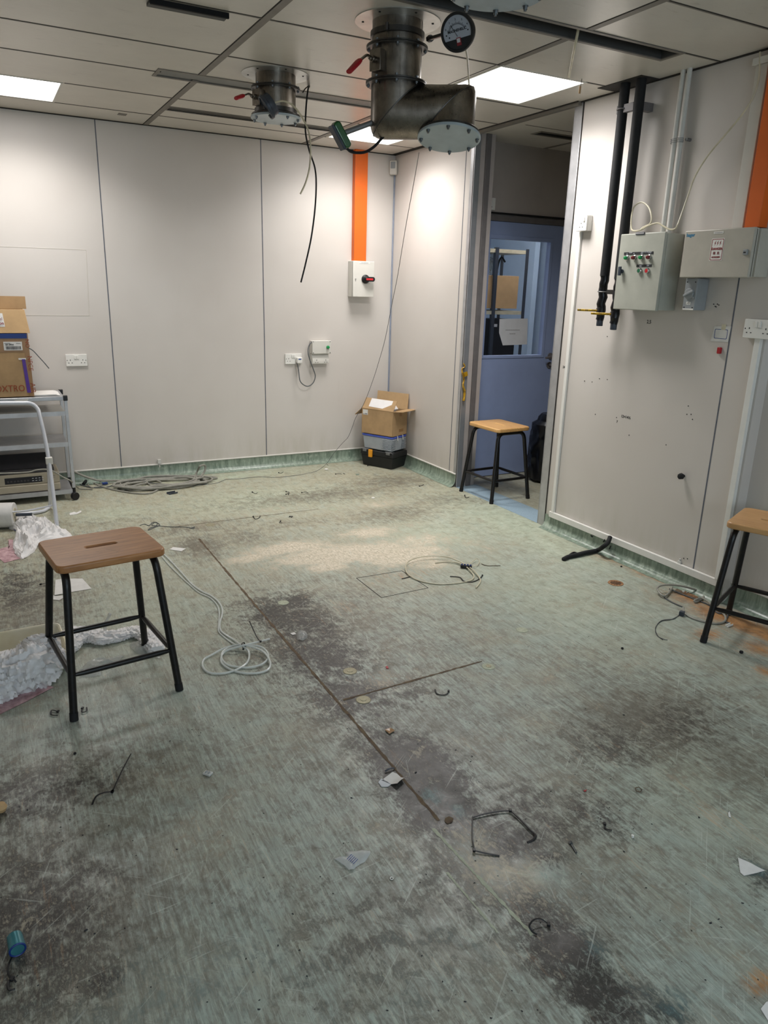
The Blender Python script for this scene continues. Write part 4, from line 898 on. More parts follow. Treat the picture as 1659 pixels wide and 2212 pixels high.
# grey control panel with lamps
PD = .14; y0, y1, z0, z1 = -2.815, -3.118, 1.431, 1.815
t = thing('control_panel', (0, (y0+y1)/2, z0), 'grey control panel with green and red lamps and buttons on the right wall', 'control panel')
sf = F((0, y0, z0), (0, -1, 0), (0, 0, 1), (-1, 0, 0)); W_, H_ = y0-y1, z1-z0
mb = MB(); mb.box((0.004, .004, .001), (W_-.004, H_-.004, PD-.022), sf); mb.build('cabinet_body', 'greybox', t, bevel=.003)
mb = MB(); mb.box((.008, .008, PD-.022), (W_-.008, H_-.008, PD-.017), sf); mb.build('door_gasket', 'rubber', t)
mb = MB(); mb.box((0, 0, PD-.017), (W_, H_, PD), sf); mb.build('cabinet_door', 'greybox', t, bevel=.004)
def onp(px, py, d=PD): q = sw(px, py, -d); return (y0-q.y, q.z-z0)
def plate(px0, py0, px1, py1, name, m, parent, lines=()):
    a = onp(px0, py0); b = onp(px1, py1); mb = MB(); mb.box((a[0], min(a[1], b[1]), PD), (b[0], max(a[1], b[1]), PD+.0015), sf); o = mb.build(name, m, parent)
    for s, px, py, sz in lines:
        c = onp(px, py); text(s, F(sf(c[0], c[1], PD+.0015), sf.u, sf.v, sf.n), sz, 'notice', o, 'label_lettering', sx=.9)
plate(1348, 551, 1412, 543, 'name_strip', 'ink', t, [('PUMP', 1363, 546, .009), ('ON', 1355, 549, .007), ('OFF', 1370, 548, .007), ('SUPPLY RETURN VALVE', 1397, 544.5, .0075), ('OPEN', 1387, 547.5, .007), ('CLOSE', 1404, 546.5, .007)])
plate(1375, 577, 1408, 571, 'name_strip', 'ink', t, [('ON', 1384, 575, .01), ('OFF', 1400, 574, .01)])
a = onp(1374, 505); b = onp(1393, 503); mb = MB(); mb.box((a[0], a[1]-.006, PD), (b[0], a[1]+.007, PD+.003), sf, 1); mb.box((a[0]+.002, a[1]-.002, PD+.003), (b[0]-.002, a[1]+.005, PD+.004), sf); mb.build('nameplate', ['alu', 'gauge_case'], t)
for px, py, m in ((1353, 557.5, 'green_lamp'), (1369, 557, 'red_lamp'), (1384.5, 556.5, 'green_lamp'), (1401, 556, 'red_lamp')):
    c = onp(px, py); fr = F(sf(c[0]+.008, c[1], PD), sf.u, sf.v, sf.n); mb = MB(); mb.lathe([(.0135, 0), (.0135, .006), (.0105, .008), (.0105, .01), (.0, .01)], fr, 24); o = mb.build('pilot_lamp', 'chrome', t)
    mb = MB(); mb.lathe([(.009, .01), (.009, .019), (.006, .0235), (0, .0245)], fr, 24); mb.build('lamp_lens', m, o)
for px, py, m in ((1381, 585, 'green_btn'), (1397.5, 585, 'red_btn')):
    c = onp(px, py); fr = F(sf(c[0]+.006, c[1], PD), sf.u, sf.v, sf.n); mb = MB(); mb.lathe([(.0145, 0), (.0145, .007), (.012, .012), (.0105, .012), (.0105, .009), (0, .009)], fr, 24); o = mb.build('push_button', 'chrome', t)
    mb = MB(); mb.lathe([(.0098, .009), (.0098, .0115), (0, .0125)], fr, 24); mb.build('button_cap', m, o)
c = onp(1342, 586); mb = MB(); mb.cyl(sf(c[0]+.008, c[1], PD), sf(c[0]+.008, c[1], PD+.012), .011, n=16); mb.box((c[0]-.002, c[1]-.022, PD+.012), (c[0]+.014, c[1]+.024, PD+.024), sf); mb.build('door_latch', 'gauge_case', t, bevel=.002)
# warm grey distribution cabinet
BD = .12; y0, y1, z0, z1 = -3.222, -3.612, 1.597, 1.813
t = thing('distribution_cabinet', (0, (y0+y1)/2, z0), 'warm grey electrical cabinet with a red DANGER sticker', 'electrical cabinet')
sf = F((0, y0, z0), (0, -1, 0), (0, 0, 1), (-1, 0, 0)); W_, H_ = y0-y1, z1-z0; PD = BD
mb = MB(); mb.box((.006, .004, .001), (W_+.006, H_-.004, BD-.03), sf); mb.box((.002, .002, BD-.03), (W_-.004, H_-.002, BD-.022), sf); mb.build('cabinet_body', 'dbbox', t, bevel=.003)
mb = MB(); mb.box((.006, .006, BD-.022), (W_-.008, H_-.006, BD-.017), sf); mb.build('door_gasket', 'rubber', t)
mb = MB(); mb.box((0, 0, BD-.017), (W_-.004, H_, BD), sf); mb.build('cabinet_door', 'dbbox', t, bevel=.004)
c = onp(1486, 507.5); text('hager', F(sf(c[0], c[1], PD), sf.u, sf.v, sf.n), .022, 'logo_blue', t, 'cabinet_lettering', bold=.0006)
a = onp(1536, 503); b = onp(1557, 500); mb = MB(); mb.box((a[0], a[1]-.004, PD), (b[0], a[1]+.006, PD+.001), sf); l = mb.build('label_strip', 'white', t); 
mb = MB(); mb.box((a[0]+.004, a[1]-.0005, PD+.001), (b[0]-.004, a[1]+.002, PD+.0014), sf); mb.build('printed_line', 'ink_grey', l)
a = onp(1528, 560); b = onp(1557, 517); cx, cy = (a[0]+b[0])/2, (a[1]+b[1])/2; w_, h_ = .071, .1
lf = F(sf(cx, cy, PD), sf.u, sf.v, sf.n); mb = MB(); mb.prism(rrect(w_, h_, .003), lf, 0, .0008); l = mb.build('danger_sticker', 'white', t)
mb = MB(); mb.frame(rrect(w_-.006, h_-.006, .005), rrect(w_-.011, h_-.011, .004), lf, .0008, .0013); mb.build('sticker_border', 'ink_red', l)
mb = MB()
for s in (-1, 0, 1):
    o = s*.014; z = .027
    mb.add([lf(o+a_, z+b_, .0014) for a_, b_ in ((.003, .012), (-.004, .001), (0, .001), (-.004, -.011), (.005, .003), (.001, .003), (.005, .012))], [(0, 1, 2, 5, 6), (2, 3, 4, 5)])
mb.build('lightning_marks', 'ink_red', l)
text('DANGER', F(lf(0, .003, .001), lf.u, lf.v, lf.n), .0145, 'ink_red', l, 'sticker_lettering', bold=.0004)
text('險  危', F(lf(0, -.0165, .001), lf.u, lf.v, lf.n), .014, 'ink_red', l, 'sticker_lettering')
text('415V/330V', F(lf(0, -.034, .001), lf.u, lf.v, lf.n), .0105, 'ink_red', l, 'sticker_lettering', bold=.0003)
c = onp(1605, 544.5); mb = MB(); mb.box((c[0]-.011, c[1]-.012, PD), (c[0]+.011, c[1]+.012, PD+.008), sf); o = mb.build('door_lock', 'iso', t, bevel=.002)
mb = MB(); mb.box((c[0]-.007, c[1]-.004, PD+.008), (c[0]+.005, c[1]+.002, PD+.0085), sf); mb.build('lock_slot', 'ink', o)
# isolator switch under it
y0, y1, z0, z1, ID = -3.232, -3.306, 1.443, 1.595, .082
t = thing('isolator_switch', (0, (y0+y1)/2, z0), 'grey moulded isolator switch with a slanting lever below the DANGER cabinet', 'switch')
sf = F((0, y0, z0), (0, -1, 0), (0, 0, 1), (-1, 0, 0)); W_, H_ = y0-y1, z1-z0
mb = MB(); mb.box((0, 0, .001), (W_, H_, ID), sf); mb.build('switch_case', 'iso', t, bevel=.004)
mb = MB()
for a in (.012, W_-.012):
    for b in (.013, H_-.018): mb.cyl(sf(a, b, ID), sf(a, b, ID+.001), .0032, n=10)
mb.build('screws', 'ink', t)
fr = F(sf(W_*.45, H_*.52, ID), sf.u, sf.v, sf.n); mb = MB(); mb.lathe([(.027, 0), (.027, .006), (.0, .008)], fr, 28); dd = F(fr.o, sf.u*.9+sf.v*.42, None or (sf.v*.9-sf.u*.42), sf.n); mb.box((-.026, -.006, .004), (.034, .006, .018), dd); dd2 = F(fr.o, sf.u*.85-sf.v*.5, (sf.v*.85+sf.u*.5), sf.n); mb.box((-.01, -.005, .0), (.04, .005, .006), dd2)
mb.build('rotary_handle', 'iso', t, bevel=.003)
mb = MB(); mb.box((W_*.3, .026, ID), (W_*.65, .04, ID+.001), sf); l = mb.build('rating_label', 'white', t); mb = MB(); mb.tube([sf(W_*.475+a*.008, .033+b*.004, ID+.0012) for a, b in ((-1, -1), (-.7, .6), (0, 1), (.9, .8), (1, -.6), (.3, -1), (-.3, -.2), (.4, .3))], .0007, 5); mb.build('label_symbol', 'ink', l)
mb = MB(); mb.box((.004, .001, ID), (W_-.004, .008, ID+.001), sf); mb.build('label_strip', 'white', t)
# cream tubing on top of the control panel
cable('cream_tubing', [sw(1393, 492, -.1), sw(1380, 498, -.12), sw(1365, 496, -.12), sw(1364, 470, -.1), sw(1370, 447, -.08), sw(1385, 437, -.07), sw(1400, 446, -.07), sw(1407, 465, -.08), sw(1405, 482, -.09), sw(1388, 492, -.1), sw(1385, 497, -.11), sw(1400, 488, -.1), sw(1420, 482, -.1), sw(1432, 488, -.1), sw(1445, 495, -.1), sw(1457, 495, -.1), sw(1464, 485, -.1), sw(1475, 455, -.07), sw(1488, 418, -.05), sw(1502, 380, -.05), sw(1530, 335, -.05), sw(1572, 285, -.05), sw(1605, 245, -.05), sw(1628, 208, -.045), sw(1640, 165, -.04), sw(1642, 112, -.036)], .0042, 'cream', 'cream plastic tubing looping on the control panel and rising to the right', 'tube')
# card, red clip, wall stud, clip, marks
a = [sw(*q) for q in ((1544, 705), (1580, 705), (1573, 739), (1535, 737))]; lf = F((0, 0, 0), (0, -1, 0), (0, 0, 1), (-1, 0, 0)); P = [(-q.y, q.z) for q in a]
cx = sum(q[0] for q in P)/4; cz = sum(q[1] for q in P)/4; fr = F((0, -cx, cz), (0, -1, 0), (0, 0, 1), (-1, 0, 0)); t = thing('blank_card', fr(0, -.03), 'small white card with a blue rounded border taped to the right wall', 'card')
mb = MB(); mb.prism([(q[0]-cx, q[1]-cz) for q in P][::-1], fr, .001, .002); mb.build('card', 'paper', t)
mb = MB(); mb.frame(rrect(.074, .046, .006), rrect(.069, .041, .005), fr, .002, .0025); mb.build('blue_border', 'ink_blue', t)
mb = MB(); mb.box((-.002, .02, .002), (.022, .047, .0026), fr); mb.build('adhesive_tape', 'cream', t)
q = sw(1555, 757); mb = MB(); mb.prism(rrect(.017, .032, .004), SWF(q.y, q.z), .001, .012); mb.prism(rrect(.01, .03, .003), SWF(q.y-.008, q.z), .001, .018); single(mb, 'red_clip', 'red', 'small red plastic clip on the right wall below the white card', 'clip', bevel=.002)
q = sw(1478, 1028); mb = MB(); mb.cyl((-.001, q.y, q.z), (-.018, q.y, q.z), .007); mb.lathe([(.012, .014), (.017, .018), (.016, .034), (.01, .037), (0, .037)], SWF(q.y, q.z), 7); single(mb, 'wall_stud', 'rubber', 'black knobbly stud sticking out low on the right wall', 'stud')
q = sw(1469, 1214, -.002); mb = MB(); mb.box((-.01, -.012, .0), (.01, .008, .012), SWF(q.y, q.z)); mb.cyl((-.006, q.y, q.z+.008), (-.006, q.y, q.z+.02), .005, n=8); single(mb, 'cable_clip', 'conduit', 'small white cable clip above the right wall trunking', 'clip', bevel=.002)
q = sw(1529, 1250, -.0205); fr = F(q, (0, -1, 0), (0, 0, 1), (-1, 0, 0)); text('MK', fr, .014, 'ink_red', None, 'trunking_mark') if False else None
for s, px, py, sz, l in (('2.5', 1402, 695.5, .026, 'handwritten 2.5 on the right wall below the control panel'), ('24', 1218, 793, .02, 'tiny handwritten figures on the wall beside the white vertical trunking'), ('12×14½', 1352, 901, .022, 'small handwritten size note halfway down the right wall'), ('7', 1333, 911, .018, 'single handwritten stroke left of the size note on the right wall')):
    q = sw(px, py); t = thing('handwritten_mark', (0, q.y, q.z-.01), l, 'handwriting'); text(s, SWF(q.y, q.z), sz, 'ink', t, 'ink_strokes', bold=.0004)
mb = MB()
for px, py in ((1263, 823), (1279, 825), (1295, 818), (1312, 820), (1286, 895), (1359, 940), (1439, 961), (1487, 877), (1484, 895), (1493, 895), (1496, 906), (1550, 657), (1547, 663), (1553, 659), (1332, 902), (1312, 727), (1542, 657), (1545, 662), (1477, 1206), (1485, 1207)):
    q = sw(px, py); mb.cyl((-.0015, q.y, q.z), (.0, q.y, q.z), .003, n=8)
tag(mb.build('screw_holes', 'ink'), 'scattered small dark screw holes over the right wall', 'hole', kind='stuff')
# ochre tape knotted on the door post
mb = MB(); q = [(1001, 785), (1004, 792), (998, 797), (999, 808), (1002, 820), (1000, 832), (1003, 846), (1001, 866)]
pts = [hit(a, b, 1, -1.187-.006*(i % 2)) for i, (a, b) in enumerate(q)]
mb.tube(spline(pts, 4), [.014+.012*abs(mn.noise(Vector((i*.5, 1, 5))))+(.006 if i > 20 else 0) for i in range(len(spline(pts, 4)))], 8, flat=.35)
qq = hit(1005, 808, 1, -1.197); mb.box((-.014, -.018, -.004), (.02, .014, .004), F(qq, (1, .1, .3), (-.3, 0, 1)))
single(mb, 'ochre_tape', 'yellow_tape', 'crumpled ochre adhesive tape stuck on the left doorway post', 'tape', ang=15)

# ================================================================== BEHIND THE DOOR GLASS, LOBBY
YS = -.5
t = thing('storage_rack', (bw(1100, 640, YS).x, YS, 0), 'dark steel rack with cream shelves seen through the door window', 'rack')
xA = bw(1068, 640, YS).x; xB = bw(1132, 640, YS).x
for x in (xA, xB):
    for y in (YS, YS+.36):
        mb = MB(); mb.box((x-.016, y-.003, 0), (x+.016, y, 1.86)); mb.box((x-.016 if x == xA else x+.013, y, 0), (x-.013 if x == xA else x+.016, y+.03, 1.86)); mb.build('post', 'gauge_case', t)
for z in (bw(1100, 539, YS).z, bw(1100, 672, YS).z, .5):
    mb = MB(); mb.box((xA-.1, YS+.004, z-.03), (xB, YS+.36, z)); mb.build('shelf', 'cream', t)
za = bw(1100, 668, YS).z+.001; c0 = bw(1050, 640, YS).x; c1 = bw(1123, 640, YS).x; c2 = bw(1100, 596, YS+.02).z
mb = MB(); mb.box((c0, YS+.02, za+.004), (c1-.01, YS+.3, c2)); single(mb, 'cardboard_box', 'card_l', 'plain cardboard box on the rack behind the door window', 'box', bevel=.002)
def crumple(poly, h, seed, n=26, edge=.012, fold=9., pw=3):
    """a crumpled sheet over the outline poly (world points), centre raised to h"""
    P = [Vector(p) for p in poly]; c = sum(P, Vector())/len(P); B = spline(P, 6, True); m = len(B); v = [c+Vector((0, 0, h*(.6+.5*mn.noise(c*7+Vector((seed, 0, 0))))))]; f = []
    for i in range(1, n+1):
        t = i/n
        for k in range(m):
            p = c.lerp(B[k], t); q = p*fold+Vector((seed*3.1, seed, 0))
            r = 1-abs(mn.noise(q)*2); r2 = 1-abs(mn.noise(q*2.3+Vector((5, 2, 1)))*2); r3 = mn.noise(q*5.1)
            env = (1-t**pw)*.85+.15*(i < n); z = max(.0012, p.z+(h*(env*(.25+.55*r*r+.3*r2*r2*.6)+.06*r3) if i < n else edge*max(0, r3)))
            j = .012*(1 if i < n else 1.6)*(1-.3*t)
            v.append(Vector((p.x+j*mn.noise(q*1.7), p.y+j*mn.noise(q*1.7+Vector((9, 9, 9))), z)))
    f += [(0, 1+k, 1+(k+1) % m) for k in range(m)]
    for i in range(n-1):
        a = 1+i*m; b = a+m; f += [(a+k, b+k, b+(k+1) % m, a+(k+1) % m) for k in range(m)]
    mb = MB(); mb.add(v, f); return mb
def rope(pts, rad, seed, n=14, amp=.55, fr=14, flat=.6, mb=None, lift=.5):
    S = spline(pts, 22); n *= 2; R = rad if isinstance(rad, (list, tuple)) else [rad]*len(pts); mb = mb or MB(); L = len(S); v = []
    for i, p in enumerate(S):
        g = i/(L-1)*(len(R)-1); k0 = int(min(g, len(R)-2)); r = R[k0]+(R[k0+1]-R[k0])*(g-k0)
        d = (S[min(i+1, L-1)]-S[max(i-1, 0)]).normalized(); s = d.cross(Vector((0, 0, 1))).normalized()
        for k in range(n):
            a = 2*PI*k/n; q = Vector((math.cos(a)*1.4, math.sin(a)*1.4, i*.08))+Vector((seed, 0, 0))
            rr = r*(1+amp*(1-abs(mn.noise(q*1.6))*2.4)*.6+amp*.45*(.5-abs(mn.noise(q*3.7)))+amp*.22*(.5-abs(mn.noise(q*8.1))))
            z = p.z+r*flat+math.sin(a)*rr*flat; v.append(p+s*math.cos(a)*rr+Vector((0, 0, max(.001, z)-p.z)))
    f = [(i*n+k, i*n+(k+1) % n, (i+1)*n+(k+1) % n, (i+1)*n+k) for i in range(L-1) for k in range(n)]+[tuple(range(n-1, -1, -1)), tuple((L-1)*n+k for k in range(n))]
    mb.add(v, f); return mb
q = [bw(*a, YS+.1) for a in ((1070, 590), (1075, 570), (1090, 552), (1104, 566), (1108, 592))]
mb = MB(); mb.tube([Vector((p.x, YS+.1+.02*i, max(p.z, c2+.03))) for i, p in enumerate(spline(q, 5))], [.03+.02*abs(mn.noise(Vector((i*.6, 0, 0)))) for i in range(21)], 10); single(mb, 'plastic_bundle', 'bag_clear', 'crumpled clear plastic on top of the rack box behind the door window', 'plastic', ang=15)
q = [bw(1073, 588, YS+.2), bw(1078, 565, YS+.2), bw(1084, 556, YS+.2), bw(1091, 566, YS+.2)]; q = [Vector((p.x, p.y, max(p.z, c2+.01))) for p in q]
cable('black_lead', q, .008, 'rubber', 'black lead coiled above the rack box behind the door window', 'cable')
za = .5; b0 = bw(1046, 720, YS).x; b1 = bw(1104, 720, YS).x; zt = bw(1075, 690, YS).z
mb = MB(); mb.box((b0-.05, YS+.02, .504), (b1+.06, YS+.33, zt)); t = single(mb, 'black_computer', 'black', 'black computer case low on the rack behind the door window', 'computer', bevel=.004)
mb = MB(); q = bw(1070, 703, YS+.02); mb.box((q.x-.018, YS+.017, q.z-.012), (q.x+.018, YS+.0195, q.z+.012)); mb.build('white_label', 'notice', t)
# black bag in the lobby
t = thing('bin_bag', (.83, -1.27, 0), 'full black bin bag standing in the lobby behind the door post', 'bin bag'); mb = MB(); v = []; n = 40; L = 22
for i in range(L):
    z = .56*i/(L-1); r = .15*(1-.35*abs(z/.56-.42)**1.4)*(1 if 0 < i < L-1 else .8)*(1 if i < L-3 else .75)
    for k in range(n):
        a = 2*PI*k/n; q = Vector((math.cos(a)*1.5, math.sin(a)*1.5, z*5)); rr = r*(1+.13*(1-2*abs(mn.noise(q*1.3)))+.05*mn.noise(q*5)); v.append((.83+rr*math.cos(a), -1.27+rr*math.sin(a), max(z, .002)))
mb.add(v, [(i*n+k, i*n+(k+1) % n, (i+1)*n+(k+1) % n, (i+1)*n+k) for i in range(L-1) for k in range(n)]+[tuple(range(n-1, -1, -1)), tuple((L-1)*n+k for k in range(n))]); mb.build('bag_body', 'bag_black', t)

# ================================================================== CORNER STACK
A = Vector((-.345, -.20, 0)); B = Vector((-.205, -.475, 0)); u = (B-A).normalized(); v_ = Vector((-u.y, u.x, 0)); L1 = (B-A).length; W1 = .2
bf = F(A, u, v_, (0, 0, 1))       # u along the long face, v away from it, towards the right wall
t = thing('toolbox', bf(L1/2, W1/2), 'black plastic toolbox with an amber latch at the bottom of the corner stack', 'toolbox')
def hexa(fr, lo, hi, z0, z1, m=0, mb=None):
    mb = mb or MB(); v = [fr(x, y, z0) for x, y in ((lo[0], lo[1]), (lo[2], lo[1]), (lo[2], lo[3]), (lo[0], lo[3]))]+[fr(x, y, z1) for x, y in ((hi[0], hi[1]), (hi[2], hi[1]), (hi[2], hi[3]), (hi[0], hi[3]))]
    return mb.add(v, [(3, 2, 1, 0), (4, 5, 6, 7), (0, 1, 5, 4), (1, 2, 6, 5), (2, 3, 7, 6), (3, 0, 4, 7)], m)
hexa(bf, (.0, .0, L1, W1), (-.015, -.012, L1+.015, W1+.008), .001, .1).build('tub', 'tool_blk', t, bevel=.006)
hexa(bf, (-.022, -.018, L1+.022, W1+.01), (-.018, -.014, L1+.018, W1+.008), .1, .148).build('lid', 'tool_blk', t, bevel=.008)
for a in (.03, L1-.03):
    mb = MB(); mb.box((a-.035, -.017, .146), (a+.035, .03, .152), bf); mb.box((a-.02, -.024, .128), (a+.02, -.017, .15), bf); mb.build('grey_latch', 'alu_d', t, bevel=.002)
mb = MB(); mb.box((.075, -.03, .085), (.112, -.012, .152), bf); mb.build('amber_latch', 'amber', t, bevel=.004)
t = thing('storage_box', bf(L1/2, W1/2, .1525), 'frosted storage box with a blue lid and white clips between toolbox and carton', 'storage box')
hexa(bf, (.01, .0, L1-.008, W1-.01), (-.002, -.01, L1+.004, W1), .153, .268).build('tub', 'storage', t, bevel=.008)
for i in range(8):
    z = .168+i*.012; mb = MB(); mb.box((L1-.1, -.013, z), (L1+.008, -.004, z+.005), bf); mb.box((L1, -.013, z), (L1+.009, .045, z+.005), bf); mb.box((L1, .14, z), (L1+.009, W1-.004, z+.005), bf); mb.build('rib', 'storage', t, bevel=.0015)
mb = MB(); mb.box((-.006, -.014, .268), (L1+.008, W1, .284), bf); mb.build('lid', 'blue_lid', t, bevel=.004)
for b in (.055, .135):
    mb = MB(); mb.tube([bf(L1-.015, b, .288), bf(L1+.014, b, .289), bf(L1+.017, b, .252), bf(L1+.010, b+.012, .246)], .0035, 8); mb.build('white_clip', 'white', t)
zc = .2895; cf = F(bf(-.012, -.016), u, v_, (0, 0, 1)); CW, CD, CH = L1+.02, W1+.02, .215; K = .004
t = thing('cardboard_box', cf(CW/2, CD/2, zc), 'open cardboard box with parcels on top of the corner stack', 'box')
mb = MB(); mb.box((0, 0, zc), (CW, CD, zc+K), cf); mb.box((0, 0, zc), (CW, K, zc+CH), cf); mb.box((0, CD-K, zc), (CW, CD, zc+CH), cf); mb.box((0, 0, zc), (K, CD, zc+CH), cf); mb.box((CW-K, 0, zc), (CW, CD, zc+CH), cf); mb.build('box_body', 'card', t, bevel=.0015)
def flap(o, a, b, m='card_in', nm='flap'): # o: hinge origin, a: along the hinge, b: out
    mb = MB(); n_ = Vector(a).cross(Vector(b)).normalized()*.002; o = Vector(o); mb.add([o-n_, o+a-n_, o+a+b-n_, o+b-n_, o+n_, o+a+n_, o+a+b+n_, o+b+n_], [(3, 2, 1, 0), (4, 5, 6, 7), (0, 1, 5, 4), (1, 2, 6, 5), (2, 3, 7, 6), (3, 0, 4, 7)]); mb.build(nm, m, t)
zt = zc+CH
flap(cf(0, CD, zt), u*CW, v_*.0+Vector((0, 0, .13))+v_*.012)               # far flap upright
flap(cf(CW, .0, zt), v_*CD, u*.1+Vector((0, 0, .008)), 'card')                  # right flap out
flap(cf(0, 0, zt), v_*CD*.9, -u*.075+Vector((0, 0, -.065)), 'card')               # left flap hanging
flap(cf(0, 0, zt), u*CW, Vector((0, 0, .085))+v_*.06, 'card')                      # near flap leaning in
mb = MB(); mb.add([cf(CW*.2, .012, zt+.02)-v_*.004, cf(CW*.88, .012, zt+.012)-v_*.004, cf(CW*.88, .06, zt+.082)-v_*.006, cf(CW*.2, .06, zt+.085)-v_*.006], [(0, 1, 2, 3)]); mb.build('clear_pouch', 'bag_white', t)
mb = MB(); mb.box((.012, zc+CH-.055, .0005), (.065, zc+CH-.01, .0015), F(cf(0, 0, 0), u, (0, 0, 1), -v_)); l = mb.build('address_label', 'paper', t)
mb = MB(); mb.box((.035, zc+CH-.05, .0015), (.06, zc+CH-.042, .002), F(cf(0, 0, 0), u, (0, 0, 1), -v_)); mb.box((.016, zc+CH-.05, .0015), (.03, zc+CH-.046, .002), F(cf(0, 0, 0), u, (0, 0, 1), -v_)); mb.build('label_print', 'ink_grey', l)
sf = F(cf(CW, 0, 0), v_, (0, 0, 1), u); mb = MB(); mb.box((CD*.45, zc+.03, .0005), (CD*.75, zc+.055, .001), sf); mb.box((CD*.45, zc+CH-.05, .0005), (CD*.6, zc+CH, .001), sf); mb.build('tape_patch', 'tape', t)
mb = MB(); v = []; n = 18
for i in range(9):
    a = i/8; r = .045*math.sin(PI*(.12+.8*a))+.01
    for k in range(n):
        b = 2*PI*k/n; rr = r*(1+.18*mn.noise(Vector((math.cos(b)*2, math.sin(b)*2, i*.6)))); v.append(cf(CW*.62+rr*1.4*math.cos(b), CD*.5+rr*1.3*math.sin(b), zt-.05+.115*a))
mb.add(v, [(i*n+k, i*n+(k+1) % n, (i+1)*n+(k+1) % n, (i+1)*n+k) for i in range(8) for k in range(n)]+[tuple(8*n+k for k in range(n)), tuple(range(n-1, -1, -1))])
single(mb, 'wrapped_parcel', 'bag_white', 'white plastic wrapped parcel inside the open corner carton', 'parcel', ang=20)

# ================================================================== TROLLEY GROUP, LEFT
TX1, TX0, TY0, TY1 = -2.742, -3.72, -.43, -.09; TZ = .735
t = thing('printer_trolley', ((TX0+TX1)/2, (TY0+TY1)/2, 0), 'grey metal printer trolley on castors against the far wall', 'trolley')
zs = [bw(120, 890, TY0).z, bw(130, 957, TY0).z, bw(130, 1060, TY0).z]
mb = MB(); mb.box((TX0, TY0, TZ-.028), (TX1-.02, TY1, TZ)); mb.build('top_board', 'alu', t, bevel=.003)
for x in (TX1-.022, TX0):
    for y in (TY0, TY1-.022):
        mb = MB(); mb.box((x, y, .085), (x+.022, y+.022, TZ-.03)); l = mb.build('leg', 'alu', t, bevel=.002)
        mb = MB(); mb.box((x-.003, y-.004, TZ-.03), (x+.025, y+.026, TZ+.004)); mb.build('corner_cap', 'black', l, bevel=.002)
        mb = MB(); mb.cyl((x+.011, y+.011, .05), (x+.011, y+.011, .085), .011); mb.cyl((x+.004, y-.002, .028), (x+.018, y-.026, .028), .0275, n=24); mb.box((x+.003, y-.02, .04), (x+.02, y+.015, .058)); mb.build('castor', 'black', t, bevel=.002)
for i, z in enumerate(zs):
    mb = MB(); mb.box((TX0, TY0+.005, z-.02), (TX1-.022, TY1, z)); mb.build('shelf', ['offwhite', 'alu', 'alu'][i], t, bevel=.002)
    mb = MB(); mb.box((TX0, TY0-.001, z-.028), (TX1-.022, TY0+.005, z+.002)); mb.build('shelf_rail', 'alu', t)
mb = MB(); mb.box((TX0, TY1-.012, zs[1]-.09), (TX1-.022, TY1-.004, zs[1]-.04)); mb.build('rear_rail', 'alu_d', t)
# printer
px0, px1 = bw(-60, 1040, TY0+.02).x, bw(130, 1040, TY0+.02).x; zb = zs[2]+.004; zp = zb+.13
t = thing('dot_matrix_printer', ((px0+px1)/2, (TY0+TY1)/2, zb), 'beige dot matrix printer with a smoky cover on the bottom trolley shelf', 'printer')
pf = BWF(0, 0, TY0+.02)
mb = MB(); mb.box((px0, zb, -.26), (px1, zb+.05, .0), pf); mb.box((px0, zb+.05, -.26), (px1, zp, -.012), pf); mb.build('printer_case', 'printer', t, bevel=.006)
mb = MB(); mb.box((px0+.02, zp, -.25), (px1-.03, zp+.03, -.02), pf); v = [(px0+.03, zp+.03, -.05), (px1-.05, zp+.03, -.05), (px1-.05, zp+.11, -.16), (px0+.03, zp+.11, -.16), (px0+.03, zp+.03, -.25), (px1-.05, zp+.03, -.25), (px1-.05, zp+.11, -.18), (px0+.03, zp+.11, -.18)]
mb.add([pf(*q) for q in v], [(0, 1, 2, 3), (3, 2, 6, 7), (5, 4, 7, 6), (0, 3, 7, 4), (1, 5, 6, 2)]); mb.build('smoky_cover', 'printer_d', t, bevel=.003)
a = bw(11, 1046, TY0+.032); b = bw(91, 1034, TY0+.032); kp = MB(); kp.box((a.x, zb+.065, -.012), (b.x, zb+.108, -.0105), pf); kp = kp.build('key_panel', 'ink', t)
for i in range(7):
    x = a.x+.012+i*.021; mb = MB(); mb.box((x, zb+.076, -.0105), (x+.014, zb+.088, -.008), pf); mb.build('key', 'printer_d', kp, bevel=.001)
mb = MB()
for i in range(4):
    for j in (0, 1): x = a.x+.17+i*.021; mb.box((x, zb+.076+j*.016, -.0105), (x+.012, zb+.08+j*.016, -.0098), pf)
mb.build('panel_marks', 'notice', kp)
mb = MB(); mb.box((b.x+.03, zb+.1, -.012), (b.x+.085, zb+.104, -.0113), pf); mb.box((b.x+.03, zb+.088, -.012), (b.x+.085, zb+.0905, -.0113), pf); mb.build('case_lettering', 'ink_grey', t)
# cable draped over the printer
cable('grey_cable', [bw(*q, TY0-.02) for q in ((-30, 1023), (20, 1022), (60, 1020), (80, 1015), (100, 1014), (115, 1018), (135, 1030), (155, 1040))]+[fl(166, 1052, .03), fl(175, 1056, .006), fl(200, 1057, .006)], .0048, 'cable_g', 'grey cable draped across the front of the printer', 'cable')
